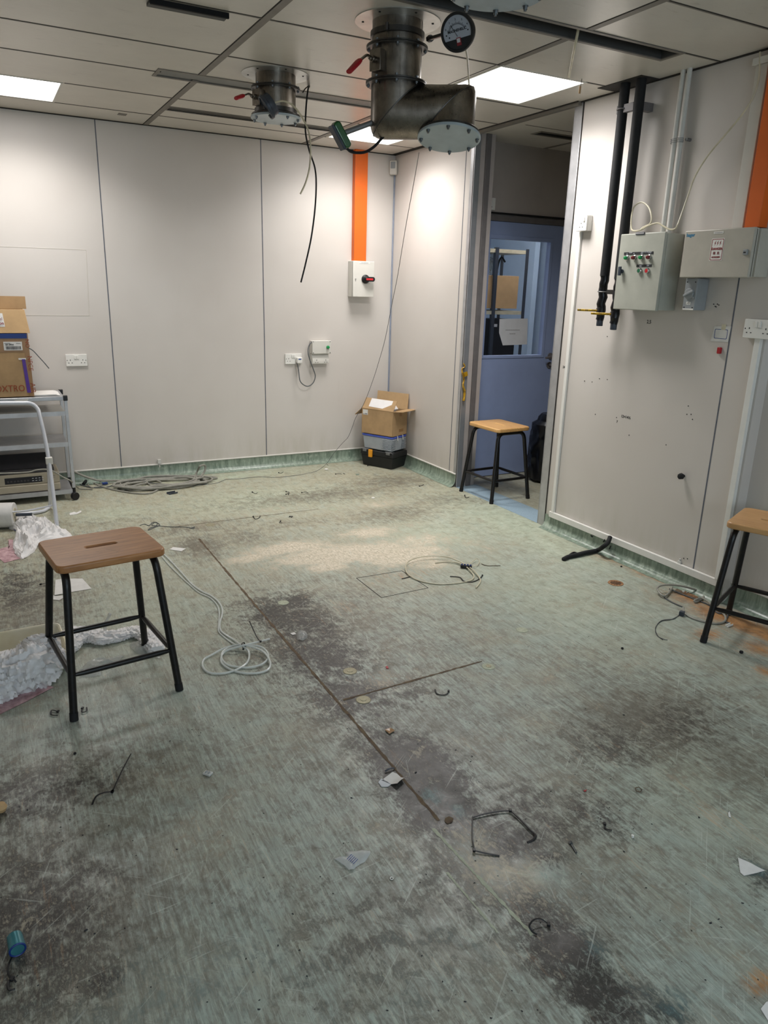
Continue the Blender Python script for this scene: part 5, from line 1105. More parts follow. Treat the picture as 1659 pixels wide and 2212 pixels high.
# cardboard boxes on the trolley
yb0 = -.41; x1 = -2.945; x0 = -3.55; z0 = TZ+.006; z1 = 1.153
t = thing('cardboard_box', ((x0+x1)/2, (yb0-.1)/2, z0), 'large taped cardboard box with red-brown print standing on the trolley', 'box'); kf = BWF(0, 0, yb0)
mb = MB(); mb.box((x0, z0, -.3), (x1, z1, 0), kf); mb.build('box_body', 'card', t, bevel=.003)
def kp_(px, py, d=0.): q = bw(px, py, yb0-d); return q.x, q.z
mb = MB(); mb.box((x0, kp_(30, 761)[1], .0005), (x1, kp_(30, 730)[1], .001), kf); mb.box((x1-.03, z0, .0005), (x1+.0005, z1, .0012), kf); mb.box((x1, z0, -.05), (x1+.001, z1, .001), kf); mb.build('parcel_tape', 'tape', t)
mb = MB(); mb.box((x0, kp_(30, 731)[1], .001), (x1-.005, kp_(30, 722)[1]+.004, .003), kf); mb.build('blue_band', 'navy', t)
a = kp_(9, 757); b = kp_(47, 738); mb = MB(); mb.box((a[0], a[1], .0015), (b[0], b[1], .0025), kf); l = mb.build('barcode_label', 'paper', t)
mb = MB(); rn = random.Random(3); x = a[0]+.012
while x < b[0]-.012: w_ = rn.choice((.0012, .002, .003)); mb.box((x, a[1]+.006, .0025), (x+w_, a[1]+.026, .003), kf); x += w_+rn.choice((.001, .0018))
mb.build('barcode_bars', 'ink', l)
text('4A 0P54', F(kf(a[0]+.035, a[1]+.036, .0026), kf.u, kf.v, kf.n), .014, 'ink', l, 'label_lettering', bold=.0004)
mb = MB(); mb.box((b[0]-.035, b[1]-.012, .0025), (b[0]-.008, b[1]-.009, .003), kf); mb.box((a[0]+.006, b[1]-.012, .0025), (a[0]+.04, b[1]-.008, .003), kf); mb.build('label_print', 'ink_grey', l)
a = kp_(40, 776); b = kp_(56, 774); mb = MB(); mb.box((a[0], a[1]-.004, .001), (b[0], b[1]+.002, .002), kf); mb.build('white_strip', 'paper', t)
p0 = kp_(50, 776); p1 = kp_(62, 848); mb = MB(); mb.add([kf(p0[0]-.008, p0[1], .004), kf(p0[0]+.012, p0[1], .004), kf(p1[0]+.014, p1[1], .004), kf(p1[0]-.008, p1[1], .004)], [(0, 1, 2, 3)]); mb.build('purple_zip', 'purple', t)
mb = MB(); mb.add([kf(x0, p0[1], .003), kf(p0[0]-.006, p0[1], .003), kf(p1[0]-.006, p1[1], .003), kf(x0, p1[1]-.01, .003)], [(0, 1, 2, 3)]); mb.build('clear_pouch', 'pouch', t) if False else None
text('OXTRO', F(kf(*kp_(22, 840), .0013), kf.u, kf.v, kf.n), .06, 'ink_box', t, 'box_lettering', sx=.85)
text('AIR', F(kf(*kp_(71, 838), .0014), (0, 0, -1), (1, 0, 0), kf.n), .045, 'ink_box', t, 'box_lettering')
text('NPCE', F(kf(*kp_(65, 785), .0014), (0, 0, -1), (1, 0, 0), kf.n), .04, 'ink_box', t, 'box_lettering')
text('NO', F(kf(*kp_(58.5, 742), .0014), (0, 0, -1), (1, 0, 0), kf.n), .035, 'ink_box', t, 'box_lettering')
cable('bent_wire', [Vector((x1+.0, yb0-.0, kp_(65, 752)[1])), bw(72, 758, yb0), bw(85, 772, yb0), bw(96, 784, yb0), bw(106, 796, yb0)], .0035, 'cable_dg', 'stiff dark wire poking out beside the trolley boxes', 'wire', 6)
z0 = z1+.004; x1b = -2.928; z2 = kp_(60, 669)[1]
t = thing('cardboard_box', ((x0+x1b)/2, -.25, z0), 'open cardboard box with a raised flap, topmost on the trolley', 'box')
mb = MB(); mb.box((x0, z0, -.27), (x1b, z0+.004, .0), kf)
mb.add([kf(x0, z0, -.0), kf(x1b, z0, 0.), kf(x1b-.018, z2, -.035), kf(x0, z2, -.035), kf(x0, z0, -.004), kf(x1b, z0, -.004), kf(x1b-.018, z2, -.039), kf(x0, z2, -.039)], [(0, 1, 2, 3), (7, 6, 5, 4), (3, 2, 6, 7), (1, 5, 6, 2)])
mb.box((x1b-.02, z0, -.27), (x1b-.016, z2-.005, -.04), kf); mb.box((x0, z0, -.27), (x1b-.02, z2, -.266), kf); mb.build('box_body', 'card_l', t, bevel=.0015)
zf = kp_(30, 640, -.24)[1]; mb = MB(); mb.box((x0, z2-.005, -.265), (kp_(55, 650, -.26)[0], zf, -.261), kf); mb.build('flap', 'card', t)
a = kp_(-12, 706); b = kp_(6, 677); mb = MB(); mb.add([kf(a[0], a[1], -.008), kf(b[0]+.004, a[1], -.008), kf(b[0]-.002, b[1], -.028), kf(a[0], b[1], -.028)], [(0, 1, 2, 3)]); l = mb.build('white_label', 'paper', t)
text('al', F(kf(b[0]-.014, a[1]+.05, -.014), kf.u, kf.v, kf.n), .026, 'ink_red', l, 'label_lettering'); text('on', F(kf(b[0]-.014, a[1]+.022, -.008), kf.u, kf.v, kf.n), .026, 'ink_red', l, 'label_lettering', bold=.0008)
# papers on the trolley top
for i in range(5):
    mb = MB(); a = .03*math.sin(i*1.7); fr = F((-2.87, -.29, TZ+.0015+i*.0022), (math.cos(a), math.sin(a), 0), (-math.sin(a), math.cos(a), 0)); mb.box((-.07, -.11, 0), (.09-.006*i, .11, .0014), fr)
    single(mb, 'paper_sheet', 'paper', ['bottom sheet', 'second lowest sheet', 'middle sheet', 'second highest sheet', 'top sheet'][i]+' of the loose stack on the trolley top', 'paper', 'papers on the trolley top')
a = [bw(28, 864, TY0-.002), bw(62, 862, TY0-.002), bw(56, 870, TY0-.002), bw(52, 872, TY0-.002)]
mb = MB(); mb.prism([(q.x, q.z) for q in a], BWF(0, 0, TY0-.002), 0, .001); single(mb, 'paper_scrap', 'paper', 'white paper corner hanging over the trolley edge below the box', 'paper')
# white tubular folding frame
def tubepath(pts, r, nm, par): mb = MB(); mb.tube(pts, r, 12); return mb.build(nm, 'tube_w', par)
t = thing('folding_tube_frame', (-2.93, -.9, 0), 'white tubular folding cart frame leaning in front of the trolley', 'frame')
ft = fl(124, 1142, .006); tops = [bw(-60, 872, -.82), bw(40, 871, -.82), bw(66, 872, -.82), bw(80, 882, -.83), bw(86, 900, -.85)]; mid = bw(104, 985, -.93)
tubepath(spline(tops+[mid, ft], 6), .0125, 'front_hoop', t)
k0 = mid+Vector((0, .02, -.02)); k1 = fl(108, 1090, .03)
tubepath(spline([k0, bw(107, 1050, k1.y-.2), k1, fl(100, 1100, .014), fl(88, 1105, .013), fl(60, 1109, .013), fl(0, 1114, .013), fl(-40, 1117, .013)], 6), .0115, 'rear_hoop', t)
tubepath([bw(116, 1091, -1.02), bw(60, 1103, -1.0), bw(0, 1108, -1.0), bw(-40, 1108, -1.)], .005, 'cross_rod', t)
mb = MB(); mb.box((-.02, -.022, -.018), (.02, .022, .018), F(bw(106, 995, -.94), (1, 0, 0), (0, 0, 1))); mb.build('hinge_block', 'offwhite', t, bevel=.004)
mb = MB(); mb.tube([ft+Vector((0, 0, .02)), ft-Vector((0, 0, .005))], .0135, 12); mb.build('foot_cap', 'iso', t)
# paper roll with spindle
ra = Vector((-3.62, -.83, .082)); rb = fl(32, 1112, .082); ax = (rb-ra).normalized(); R = .078
t = thing('paper_roll', ((ra+rb)/2-Vector((0, 0, .082))), 'thick white paper roll with a spindle lying left of the crumpled bags', 'paper roll')
mb = MB(); mb.cyl(ra, rb, R, n=48); mb.build('paper_wound', 'paper', t, bevel=.003)
mb = MB(); mb.lathe([(.045, 0), (.045, .002), (.03, .002), (.028, -.012), (.016, -.012), (.014, .006), (0, .006)], F(rb, ax.cross(Vector((0, 0, 1))), Vector((0, 0, 1)), ax), 32); mb.build('end_hub', 'cream', t)
mb = MB(); mb.cyl(rb, rb+ax*.1, .0105, n=16); mb.build('spindle', 'gauge_case', t)
# white plastic heap by the roll, pink papers
def poly(*q, z=.001): return [fl(a, b, z) for a, b in q]
def plastic(name, polyq, h, seed, m, label, cat='plastic sheet', n=28, ang=25, **k):
    mb = crumple(polyq, h, seed, n, **k); return single(mb, name, m, label, cat, ang=ang)
plastic('plastic_bag', poly((18, 1137), (35, 1124), (62, 1113), (85, 1123), (100, 1123), (122, 1140), (150, 1153), (152, 1162), (120, 1172), (84, 1178), (70, 1195), (50, 1208), (32, 1196), (28, 1172), (34, 1152)), .09, 3.7, 'bag_white', 'crumpled white plastic bag heaped beside the paper roll', n=40, fold=13)
def flat(name, polyq, m, label, cat, th=.0012, curl=0.):
    P = [Vector(p) for p in polyq]; c = sum(P, Vector())/len(P); mb = MB(); n = len(P); B = [P[0].lerp(P[0], 0)]; B = []
    for i in range(n):
        for s in range(4): B.append(P[i].lerp(P[(i+1) % n], s/4))
    v = []; rings_ = 6
    for i in range(rings_+1):
        for p in B:
            q = c.lerp(p, i/rings_); q = q+Vector((0, 0, .001+curl*max(0, mn.noise(q*9+c))*(i/rings_)*1.5)); v.append(q)
    m_ = len(B); f = [(i*m_+k, (i+1)*m_+k, (i+1)*m_+(k+1) % m_, i*m_+(k+1) % m_) for i in range(rings_) for k in range(m_)]
    mb.add(v, f); mb.add([p+Vector((0, 0, -th+.0002)) for p in v], [tuple(reversed(q)) for q in f]); return single(mb, name, m, label, cat)
flat('pink_sheet', poly((-10, 1188), (22, 1180), (18, 1166), (28, 1165), (30, 1185), (55, 1204), (10, 1216), (-10, 1200)), 'pink', 'dirty pink paper sheet under the white bag by the paper roll', 'paper', curl=.004)
flat('pink_sheet', poly((-10, 1500), (60, 1490), (95, 1478), (116, 1485), (60, 1514), (-10, 1548)), 'pink', 'pink card sheet under the plastic heap at the left edge', 'paper', curl=.002)
cable('blue_lead', [fl(-20, 1137, .004), fl(10, 1137, .004), fl(25, 1141, .006), fl(34, 1146, .01)], .003, 'navy', 'thin blue lead lying beneath the paper roll', 'cable', 6)
flat('white_sheet', poly((120, 1253), (135, 1250), (178, 1250), (198, 1272), (180, 1275), (160, 1278), (118, 1287)), 'paper', 'creased white paper sheet behind the left stool legs', 'paper', curl=.006)
flat('white_sheet', poly((104, 1278), (117, 1288), (146, 1286), (128, 1297), (104, 1294)), 'paper', 'smaller white paper scrap tucked below the creased sheet', 'paper', curl=.004)
flat('white_card', poly((366, 1187), (374, 1182), (402, 1185), (392, 1191)), 'paper', 'small clean white card right of the brown stool seat', 'card', curl=.001)
flat('paper_scrap', poly((150, 1110), (160, 1106), (166, 1108), (175, 1103), (176, 1106), (166, 1111), (151, 1113)), 'paper', 'torn white paper sliver near the trolley castor', 'paper', curl=.008)
# cream tray
tb = [fl(-90, 1395), fl(120, 1352), fl(126, 1440), fl(-90, 1470)]
a = fl(126, 1345, .085); X1 = a.x; Y1 = a.y; tf = F((X1, Y1, 0), (1, .04, 0), (-.04, 1, 0), (0, 0, 1)); LX, LY, TH = .62, .31, .085
t = thing('plastic_tray', tf(-LX/2, -LY/2), 'shallow cream plastic tray at the left edge behind the stool', 'tray')
O = [(x-LX/2, y-LY/2) for x, y in rrect(LX, LY, .035)]; I = [(x-LX/2, y-LY/2) for x, y in rrect(LX-.012, LY-.012, .03)]; Bt = [(x-LX/2, y-LY/2) for x, y in rrect(LX-.05, LY-.05, .03)]; n = len(O); v = [tf(x, y, TH) for x, y in O]+[tf(x, y, TH) for x, y in I]+[tf(x, y, .006) for x, y in Bt]+[tf(*((x+LX/2)*.93-LX/2, (y+LY/2)*.92-LY/2), .001) for x, y in O]
mb = MB(); f = [(k, (k+1) % n, n+(k+1) % n, n+k) for k in range(n)]+[(n+k, n+(k+1) % n, 2*n+(k+1) % n, 2*n+k) for k in range(n)]+[(3*n+k, 3*n+(k+1) % n, (k+1) % n, k) for k in range(n)]+[tuple(2*n+k for k in range(n)), tuple(3*n+k for k in range(n-1, -1, -1))]
mb.add(v, f); mb.build('tray_shell', 'tray', t)
mb = MB(); mb.tube([tf(x, y, TH) for x, y in O], .0045, 6, closed=True); mb.build('rolled_rim', 'tray', t)
# plastic heap at the left edge and twisted film behind the stool
mb = rope([fl(-90, 1478, .02), fl(0, 1472, .03), fl(40, 1464, .04), fl(75, 1450, .05), fl(105, 1440, .03), fl(140, 1432, .0)], [.055, .065, .065, .07, .06, .035], 1.4, 26, .75, flat=.7)
mb = rope([fl(60, 1446, .06), fl(80, 1426, .085), fl(98, 1412, .085), fl(112, 1402, .08)], [.035, .045, .042, .02], 7.7, 24, .9, flat=.8, mb=mb)
mb = rope([fl(-90, 1530, .0), fl(-20, 1510, .0), fl(15, 1500, .0), fl(40, 1488, .0)], [.05, .06, .055, .02], 5.1, 24, .6, flat=.8, mb=mb)
mb = rope([fl(10, 1478, .0), fl(50, 1482, .0), fl(88, 1472, .0), fl(118, 1452, .0)], [.05, .06, .055, .025], 3.3, 24, .7, flat=.9, mb=mb)
single(mb, 'plastic_bag', 'bag_white', 'large heap of crumpled whitish plastic spilling over the tray at the left edge', 'plastic sheet', ang=60)
mb = rope([fl(118, 1425), fl(140, 1405), fl(165, 1385), fl(200, 1382), (fl(225, 1386)), fl(260, 1380), fl(285, 1372), fl(312, 1378), fl(330, 1395), fl(338, 1412)], [.045, .05, .045, .035, .035, .03, .028, .03, .035, .025], 4.4, 20); single(mb, 'twisted_plastic', 'bag_white', 'long twisted strip of white plastic on the floor behind the left stool', 'plastic sheet', ang=25)
plastic('plastic_scrap', poly((282, 1395), (300, 1390), (322, 1398), (345, 1415), (343, 1424), (318, 1416), (285, 1408)), .035, 2.2, 'bag_clear', 'clear crinkled film end beside the rear right stool leg', n=16)
plastic('plastic_scrap', poly((165, 1452), (205, 1428), (235, 1424), (268, 1417), (258, 1430), (225, 1440), (215, 1460), (180, 1462)), .03, 6.2, 'bag_clear', 'clear film lying under the front rung of the left stool', n=18)
q = [fl(218, 1385, .02), bw(226, 1370, fl(222, 1385).y), bw(228, 1348, fl(222, 1385).y), bw(238, 1325, fl(222, 1385).y)]
mb = MB(); S = spline(q, 8); mb.tube(S, [.006+.008*abs(mn.noise(Vector((i*.9, 4, 4)))) for i in range(len(S))], 7); single(mb, 'plastic_wisp', 'bag_clear', 'thin wisp of clear film standing up behind the stool', 'plastic sheet', ang=15)
# ================================================================== FLOOR CLUTTER
def loops(c, rx, ry, turns, seed, z=.006, jit=.12, n=14, rot=0.):
    out = []
    for i in range(int(turns*n)):
        a = 2*PI*i/n; k = 1+jit*mn.noise(Vector((i*.35, seed, 0)))*2; x = rx*k*math.cos(a); y = ry*k*math.sin(a)
        out.append(Vector((c.x+x*math.cos(rot)-y*math.sin(rot)+.02*mn.noise(Vector((i*.2, seed, 5))), c.y+x*math.sin(rot)+y*math.cos(rot)+.02*mn.noise(Vector((i*.2, seed, 9))), z+.045*abs(mn.noise(Vector((i*.3, seed, 3)))))))
    return out
# grey cable heap by the trolley
c = fl(352, 1047); c2_ = fl(290, 1047)
pts = [fl(150, 1003, .12), fl(190, 1020, .05), fl(240, 1035, .02)]+loops(c, .31, .14, 7, 1.3, .01, .22)+[fl(415, 1010, .03), bw(432, 1007, -.16), bw(443, 1006, -.12), bw(441, 1020, -.14), fl(431, 1033, .01), fl(447, 1039, .006), fl(440, 1044, .006), fl(400, 1042, .006)]
pts = [Vector((p.x, min(p.y, -.065), p.z)) for p in pts]
cable('grey_cable', pts, .008, 'cable_g', 'big heap of coiled light grey cable on the floor right of the trolley', 'cable', 8, 4)
pts = [fl(165, 1025, .02), fl(195, 1040, .006), fl(230, 1054, .006), fl(280, 1064, .006), fl(320, 1066, .006), fl(345, 1055, .008), fl(348, 1043, .012), fl(330, 1036, .014), fl(300, 1040, .012), fl(272, 1050, .008), fl(275, 1058, .006), fl(300, 1060, .006), fl(330, 1054, .008)]+loops(c2_, .1, .07, 2, 4.1)
cable('grey_cable', pts, .007, 'cable_g', 'long loop of grey cable in front of the coiled heap', 'cable', 8, 6)
cable('dark_cable', [fl(160, 1040, .006), fl(178, 1048, .006), fl(200, 1053, .005), fl(230, 1052, .005), fl(255, 1044, .006), fl(262, 1042, .008), fl(290, 1040, .01), fl(320, 1043, .01), fl(350, 1046, .008)], .004, 'cable_dg', 'dark grey cable running under the light grey cable heap', 'cable')
a = fl(226, 1044, .014); t = thing('monitor_plug', a-Vector((0, 0, .013)), 'blue monitor cable plug with its grey lead near the trolley', 'plug')
fr = FLF(a, .1); mb = MB(); mb.box((-.02, -.014, -.007), (.022, .014, .007), fr); mb.build('plug_body', 'navy', t, bevel=.003)
mb = MB(); mb.box((-.032, -.011, -.005), (-.02, .011, .005), fr); mb.build('metal_shell', 'chrome', t)
mb = MB(); mb.tube(spline([fr(.022, 0, 0), fl(240, 1043, .008), fl(250, 1043, .006)], 5), .004, 8); mb.tube(spline([fr(-.03, 0, 0), fl(215, 1038, .008), fl(200, 1039, .006), fl(190, 1045, .006), fl(198, 1053, .006), fl(215, 1050, .006)], 5), .0045, 8); mb.build('lead', 'cable_g', t)
# black round adapter ends
mb = MB(); p = fl(192, 1037, .012); q = fl(180, 1046, .012); mb.tube([p, p.lerp(q, .5)+Vector((0, 0, .01)), q], .012, 10); single(mb, 'cable_connector', 'rubber', 'stubby black cable connector among the cables by the trolley', 'connector')
# white network tubes
def cl(name, q, r, m, label, cat='tube', z=None, n=8, sub=6):
    return cable(name, [fl(a[0], a[1], a[2] if len(a) > 2 else r+.001) for a in q], r, m, label, cat, n, sub)
cl('clear_hose', [(352, 1195), (372, 1215), (395, 1240), (415, 1262), (436, 1277), (455, 1286), (470, 1298), (479, 1312), (480, 1326), (475, 1345), (476, 1360), (486, 1370), (505, 1382), (522, 1395, .02), (536, 1405, .015), (538, 1420, .01), (530, 1435, .008), (505, 1449, .006), (475, 1455, .006), (450, 1452, .006), (438, 1440, .006), (440, 1425, .006), (458, 1414, .008), (490, 1398, .012), (523, 1394, .022), (560, 1396, .02), (578, 1410, .012), (577, 1425, .01), (560, 1437, .008), (530, 1442, .006), (495, 1437, .006), (480, 1425, .007), (480, 1410, .01), (495, 1398, .014), (523, 1393, .026), (565, 1405, .02), (583, 1428, .014), (580, 1445, .008), (560, 1453, .006), (530, 1454, .006), (500, 1447, .006), (478, 1430, .007), (485, 1408, .01), (523, 1395, .03), (555, 1387, .02), (582, 1380, .006)], .0044, 'clear', 'clear plastic hose running from the left and coiled on the mid floor')
cl('clear_hose', [(350, 1202), (365, 1220), (390, 1245), (412, 1265), (430, 1280), (452, 1290), (466, 1303), (473, 1318), (473, 1340), (472, 1362), (482, 1374), (500, 1388), (520, 1397, .018)], .0032, 'clear', 'second thinner clear hose lying alongside the first')
def ziptie(q, label, w=.0022, head=True, z=.003, m='black', nm='cable_tie'):
    P = [fl(a[0], a[1], a[2] if len(a) > 2 else z) for a in q]; t = thing(nm, (P[0].x, P[0].y, 0), label, 'cable tie', 'black cable ties on the floor')
    mb = MB(); mb.tube(spline(P, 5) if len(P) > 2 else P, w, 6, flat=.5); mb.build('strap', m, t)
    if head is not None and head is not False:
        h = P[0] if head is True else P[head]; mb = MB(); mb.box((-.0055, -.004, -.002), (.0055, .004, .004), FLF(h, 1.)); mb.build('tie_head', m, t, bevel=.001)
    return t
ziptie([(563, 1386, .025), (556, 1378, .028), (548, 1362, .03), (539, 1342, .05)], 'black cable tie standing up from the coiled clear hose end', .0026)
ziptie([(526, 1402, .01), (522, 1392, .035), (527, 1388, .035), (530, 1398, .01)], 'black cable tie clinching the coiled clear hose', .003)
ziptie([(243, 1710, .004), (262, 1668, .008), (283, 1628, .006)], 'long straight black cable tie tail on the left foreground floor', .0022)
ziptie([(243, 1710, .004), (225, 1712, .01), (208, 1720, .012), (199, 1738, .003)], 'curved black cable tie joined to the long straight one in the left foreground', .0032)
ziptie([(31, 2058, .004), (20, 2080, .006), (17, 2100, .006), (26, 2117, .004)], 'black cable tie trailing from the small teal cap', .0022, False)
ziptie([(26, 2115, .004), (18, 2122, .005), (20, 2138, .005), (33, 2136, .004)], 'curled black cable tie end below the teal cap', .003)
ziptie([(35, 2122, .004), (30, 2116, .008), (24, 2118, .006)], 'tiny black loop of cable tie below the teal cap', .002, False)
ziptie([(1024, 1837, .006), (1050, 1843, .004), (1079, 1848, .003)], 'straight thick piece of the cut black cable tie ring on the right', .0034)
ziptie([(1102, 1751, .006), (1080, 1752, .006), (1050, 1757, .006), (1021, 1765, .005)], 'upper edge of the cut black cable tie ring on the dark patch', .0036)
ziptie([(1103, 1751, .006), (1122, 1768, .008), (1145, 1792, .008), (1157, 1805, .006), (1150, 1815, .004), (1139, 1820, .003)], 'right edge of the cut black cable tie ring on the dark patch', .0036, False)
ziptie([(1021, 1765, .005), (1020, 1790, .008), (1021, 1815, .008), (1025, 1837, .005)], 'left thin edge of the cut black cable tie ring on the dark patch', .002, False)
ziptie([(969, 1493), (965, 1499), (955, 1501), (944, 1498), (940, 1489)], 'curved black cable tie right of the cross joint in the floor', .003)
ziptie([(1185, 1997, .005), (1170, 1986, .012), (1155, 1986, .014), (1144, 1998, .012), (1148, 2010, .006), (1160, 2019, .003)], 'arched black cable tie low in the right foreground', .0022)
ziptie([(1306, 1780), (1308, 1790), (1322, 1793)], 'short bent black cable tie at the right of the dark patch', .0028)
ziptie([(125, 1537, .004), (112, 1534, .006), (111, 1544, .005), (125, 1545, .004)], 'small curled black tie left of the front stool foot', .003)
ziptie([(178, 1530, .004), (177, 1538, .006), (187, 1536, .006), (187, 1528, .004)], 'small black tie loop right of the front stool foot', .0028)
ziptie([(88, 1262, .003), (99, 1260, .004), (100, 1265, .003), (93, 1266, .003)], 'tiny black tie hook left of the white sheet behind the stool', .0022)
ziptie([(102, 1278, .003), (102, 1286, .005), (104, 1293, .003)], 'tiny black tie standing at the edge of the white sheets', .0022)
ziptie([(547, 1116), (552, 1121), (560, 1118), (562, 1114)], 'small black tie on the far brown floor joint', .0028)
ziptie([(626, 1116), (632, 1115), (629, 1118)], 'black tie knot just right of the far floor joint tie', .003)
ziptie([(606, 1126), (604, 1129), (610, 1129)], 'black tie fragment below the far floor joint', .0025)
ziptie([(652, 1064), (660, 1062), (666, 1065)], 'thin curved black tie in the middle of the far floor', .0022)
ziptie([(618, 1062), (624, 1063), (624, 1067)], 'upper of two tiny black tie hooks on the far floor', .0022)
ziptie([(618, 1068), (622, 1066), (623, 1069)], 'lower of two tiny black tie hooks on the far floor', .0022)
ziptie([(906, 1050), (913, 1048), (915, 1046)], 'black tie hook on the far floor near the right skirting', .0025)
ziptie([(1004, 1070), (1006, 1075), (1013, 1074)], 'black tie hook beside the left foot of the doorway stool', .0028)
ziptie([(794, 1006), (799, 1005), (799, 1002)], 'black tie bit just in front of the toolbox', .0025)
ziptie([(602, 1021), (607, 1022), (612, 1019)], 'black tie bit on the far floor near the skirting', .0025)
ziptie([(725, 1024), (732, 1023), (738, 1024)], 'left black tie bit beside the green chip near the far skirting', .0025)
ziptie([(741, 1022), (745, 1024)], 'right black tie bit beside the green chip near the far skirting', .0025, False)
ziptie([(706, 1003), (709, 1005)], 'black tie speck by the foot of the hanging wire', .0025, False)
ziptie([(545, 1063), (552, 1066), (556, 1064)], 'black tie hook beside a pale disc left of centre', .0022)
ziptie([(993, 1247), (1002, 1255), (1020, 1257), (1036, 1250), (1042, 1243)][::-1]+[(972, 1245)], 'thick black tie curve lying across the second coiled tube', .0036)
ziptie([(868, 1250), (877, 1248), (888, 1245)], 'short straight black tie bar at the hatch corner', .0034, False)
# thin string tangle near the seam
cl('string_tangle', [(302, 1135), (312, 1132), (322, 1135), (330, 1128), (340, 1130), (335, 1137), (325, 1140), (320, 1145), (332, 1140), (345, 1134), (336, 1128), (328, 1134), (345, 1136), (370, 1138), (395, 1138), (412, 1140), (420, 1138), (418, 1142), (410, 1140)], .0022, 'cable_dg', 'tangle of thin dark string beyond the left stool seat', 'string', n=5)
# second coil with terminal block
cl('white_coil_tube', [(940, 1216, .004), (965, 1213, .006), (990, 1216, .01), (1008, 1225, .012), (1022, 1240, .01), (1022, 1250, .006), (1010, 1256, .004), (985, 1260, .004), (950, 1262, .004), (915, 1257, .004), (890, 1247, .006), (877, 1233, .01), (880, 1215, .016), (900, 1205, .02), (930, 1201, .02), (965, 1203, .02), (995, 1214, .016), (1015, 1226, .012), (1030, 1240, .01), (1038, 1255, .006), (1028, 1270, .004)], .0034, 'cream', 'thin cream tube coiled in a wide loop beside the hatch outline')
a = fl(1007, 1224, .012); t = thing('terminal_block', a-Vector((0, 0, .012)), 'small black terminal block on the coiled cream tube', 'terminal block')
fr = FLF(a, -.7); mb = MB(); mb.box((-.032, -.009, -.008), (.032, .009, .008), fr); mb.build('block_body', 'black', t, bevel=.002)
for i in range(4): mb = MB(); mb.cyl(fr(-.024+i*.016, 0, .008), fr(-.024+i*.016, 0, .014), .005, n=8); mb.build('terminal_post', 'navy', t)
cl('white_wire', [(1012, 1220, .01), (1022, 1212, .016), (1030, 1207, .014), (1036, 1212, .01), (1030, 1222, .008), (1016, 1224, .01)], .002, 'cream', 'short looped pale wire above the terminal block', 'wire', n=6)
cl('rusty_wire', [(1040, 1218), (1052, 1222), (1065, 1222), (1081, 1222)], .0018, 'rust', 'thin rusty wire straight out from the terminal block', 'wire', n=6)
# black cable bundle under the right wall
mb = MB(); S = spline([fl(1216, 1209, .008), fl(1228, 1203, .012), fl(1245, 1199, .014), fl(1265, 1194, .016), (fl(1290, 1189, .018)), sw(1303, 1181, -.085), sw(1313, 1172, -.065), sw(1318, 1160, -.035)], 6); mb.tube(S, [.007]+[.0135]*(len(S)-1), 12)
mb.tube(spline([fl(1222, 1206, .01), fl(1238, 1194, .016), fl(1250, 1196, .018), fl(1270, 1194, .012)], 5), .006, 8); mb.tube(spline([sw(1306, 1166, -.03), fl(1300, 1180, .01), fl(1312, 1190, .006), sw(1319, 1180, -.03)], 5), .0035, 8); mb.tube(spline([sw(1277, 1157, -.03), fl(1287, 1168, .01), fl(1298, 1174, .01), sw(1312, 1172, -.03)], 5), .0045, 8)
single(mb, 'cable_stub', 'rubber', 'stub of thick black taped cables emerging under the right wall trunking', 'cable')
# grey coil by the right drain
cl('grey_cable', [(1452, 1268, .01), (1447, 1278, .01), (1435, 1288, .012), (1424, 1280, .02), (1420, 1270, .03), (1432, 1264, .04), (1460, 1264, .04), (1490, 1270, .03), (1512, 1278, .015), (1520, 1290, .008), (1505, 1300, .006), (1500, 1297, .012), (1515, 1292, .02), (1530, 1300, .02), (1540, 1310, .012), (1553, 1318, .008), (1566, 1330, .008), (1565, 1342, .006), (1548, 1347, .005), (1525, 1344, .005), (1500, 1337, .005), (1483, 1328, .006), (1477, 1319, .012), (1476, 1312, .02)], .0052, 'cable_g', 'grey cable sprawling over the rusty drain below the right stool', 'cable')
cl('dark_cable', [(1422, 1276), (1435, 1290), (1450, 1300), (1465, 1307), (1475, 1311)], .003, 'cable_dg', 'thin dark cable from the grey coil towards the small grey box', 'cable', n=6)
cl('dark_cable', [(1446, 1272), (1470, 1282), (1500, 1294), (1530, 1306), (1545, 1320), (1555, 1325), (1565, 1322), (1572, 1330), (1566, 1342), (1576, 1346)], .0035, 'cable_dg', 'thin dark cable under the grey coil behind the right stool leg', 'cable', n=6)
a = fl(1473, 1325, .012); mb = MB(); mb.box((-.011, -.011, -.012), (.011, .011, .011), FLF(a, .4)); single(mb, 'grey_connector_box', 'gauge_case', 'small dark grey cube connector on the floor near the right stool', 'connector', bevel=.001)
cl('thin_wire', [(1468, 1327), (1455, 1337), (1430, 1340), (1418, 1352), (1416, 1365), (1422, 1375), (1435, 1381), (1442, 1382)], .0015, 'cable_dg', 'thin wire curling from the small grey cube connector', 'wire', n=5)
cl('thin_wire', [(1466, 1330), (1450, 1338), (1428, 1342), (1416, 1356), (1420, 1372), (1432, 1382)], .0015, 'ink', 'second thin dark wire curling from the small grey cube', 'wire', n=5)
def plate_scrap(px, py, w_, d_, rot, m, label, name='metal_clip', h=.006):
    p = fl(px, py, .0008); fr = FLF(p, rot); mb = MB(); mb.box((-w_, -d_, 0), (w_, d_, .0015), fr); mb.box((-w_, -d_, 0), (w_, -d_+.002, h), fr); mb.box((-w_, d_-.002, 0), (w_, d_, h), fr); return single(mb, name, m, label, 'clip', bevel=.0006)
plate_scrap(1575, 1352, .02, .008, .1, 'white', 'white notched plastic clip under the right stool', h=.01)
plate_scrap(1481, 1279, .014, .012, .2, 'white', 'white clip lying on the rusty drain grid')
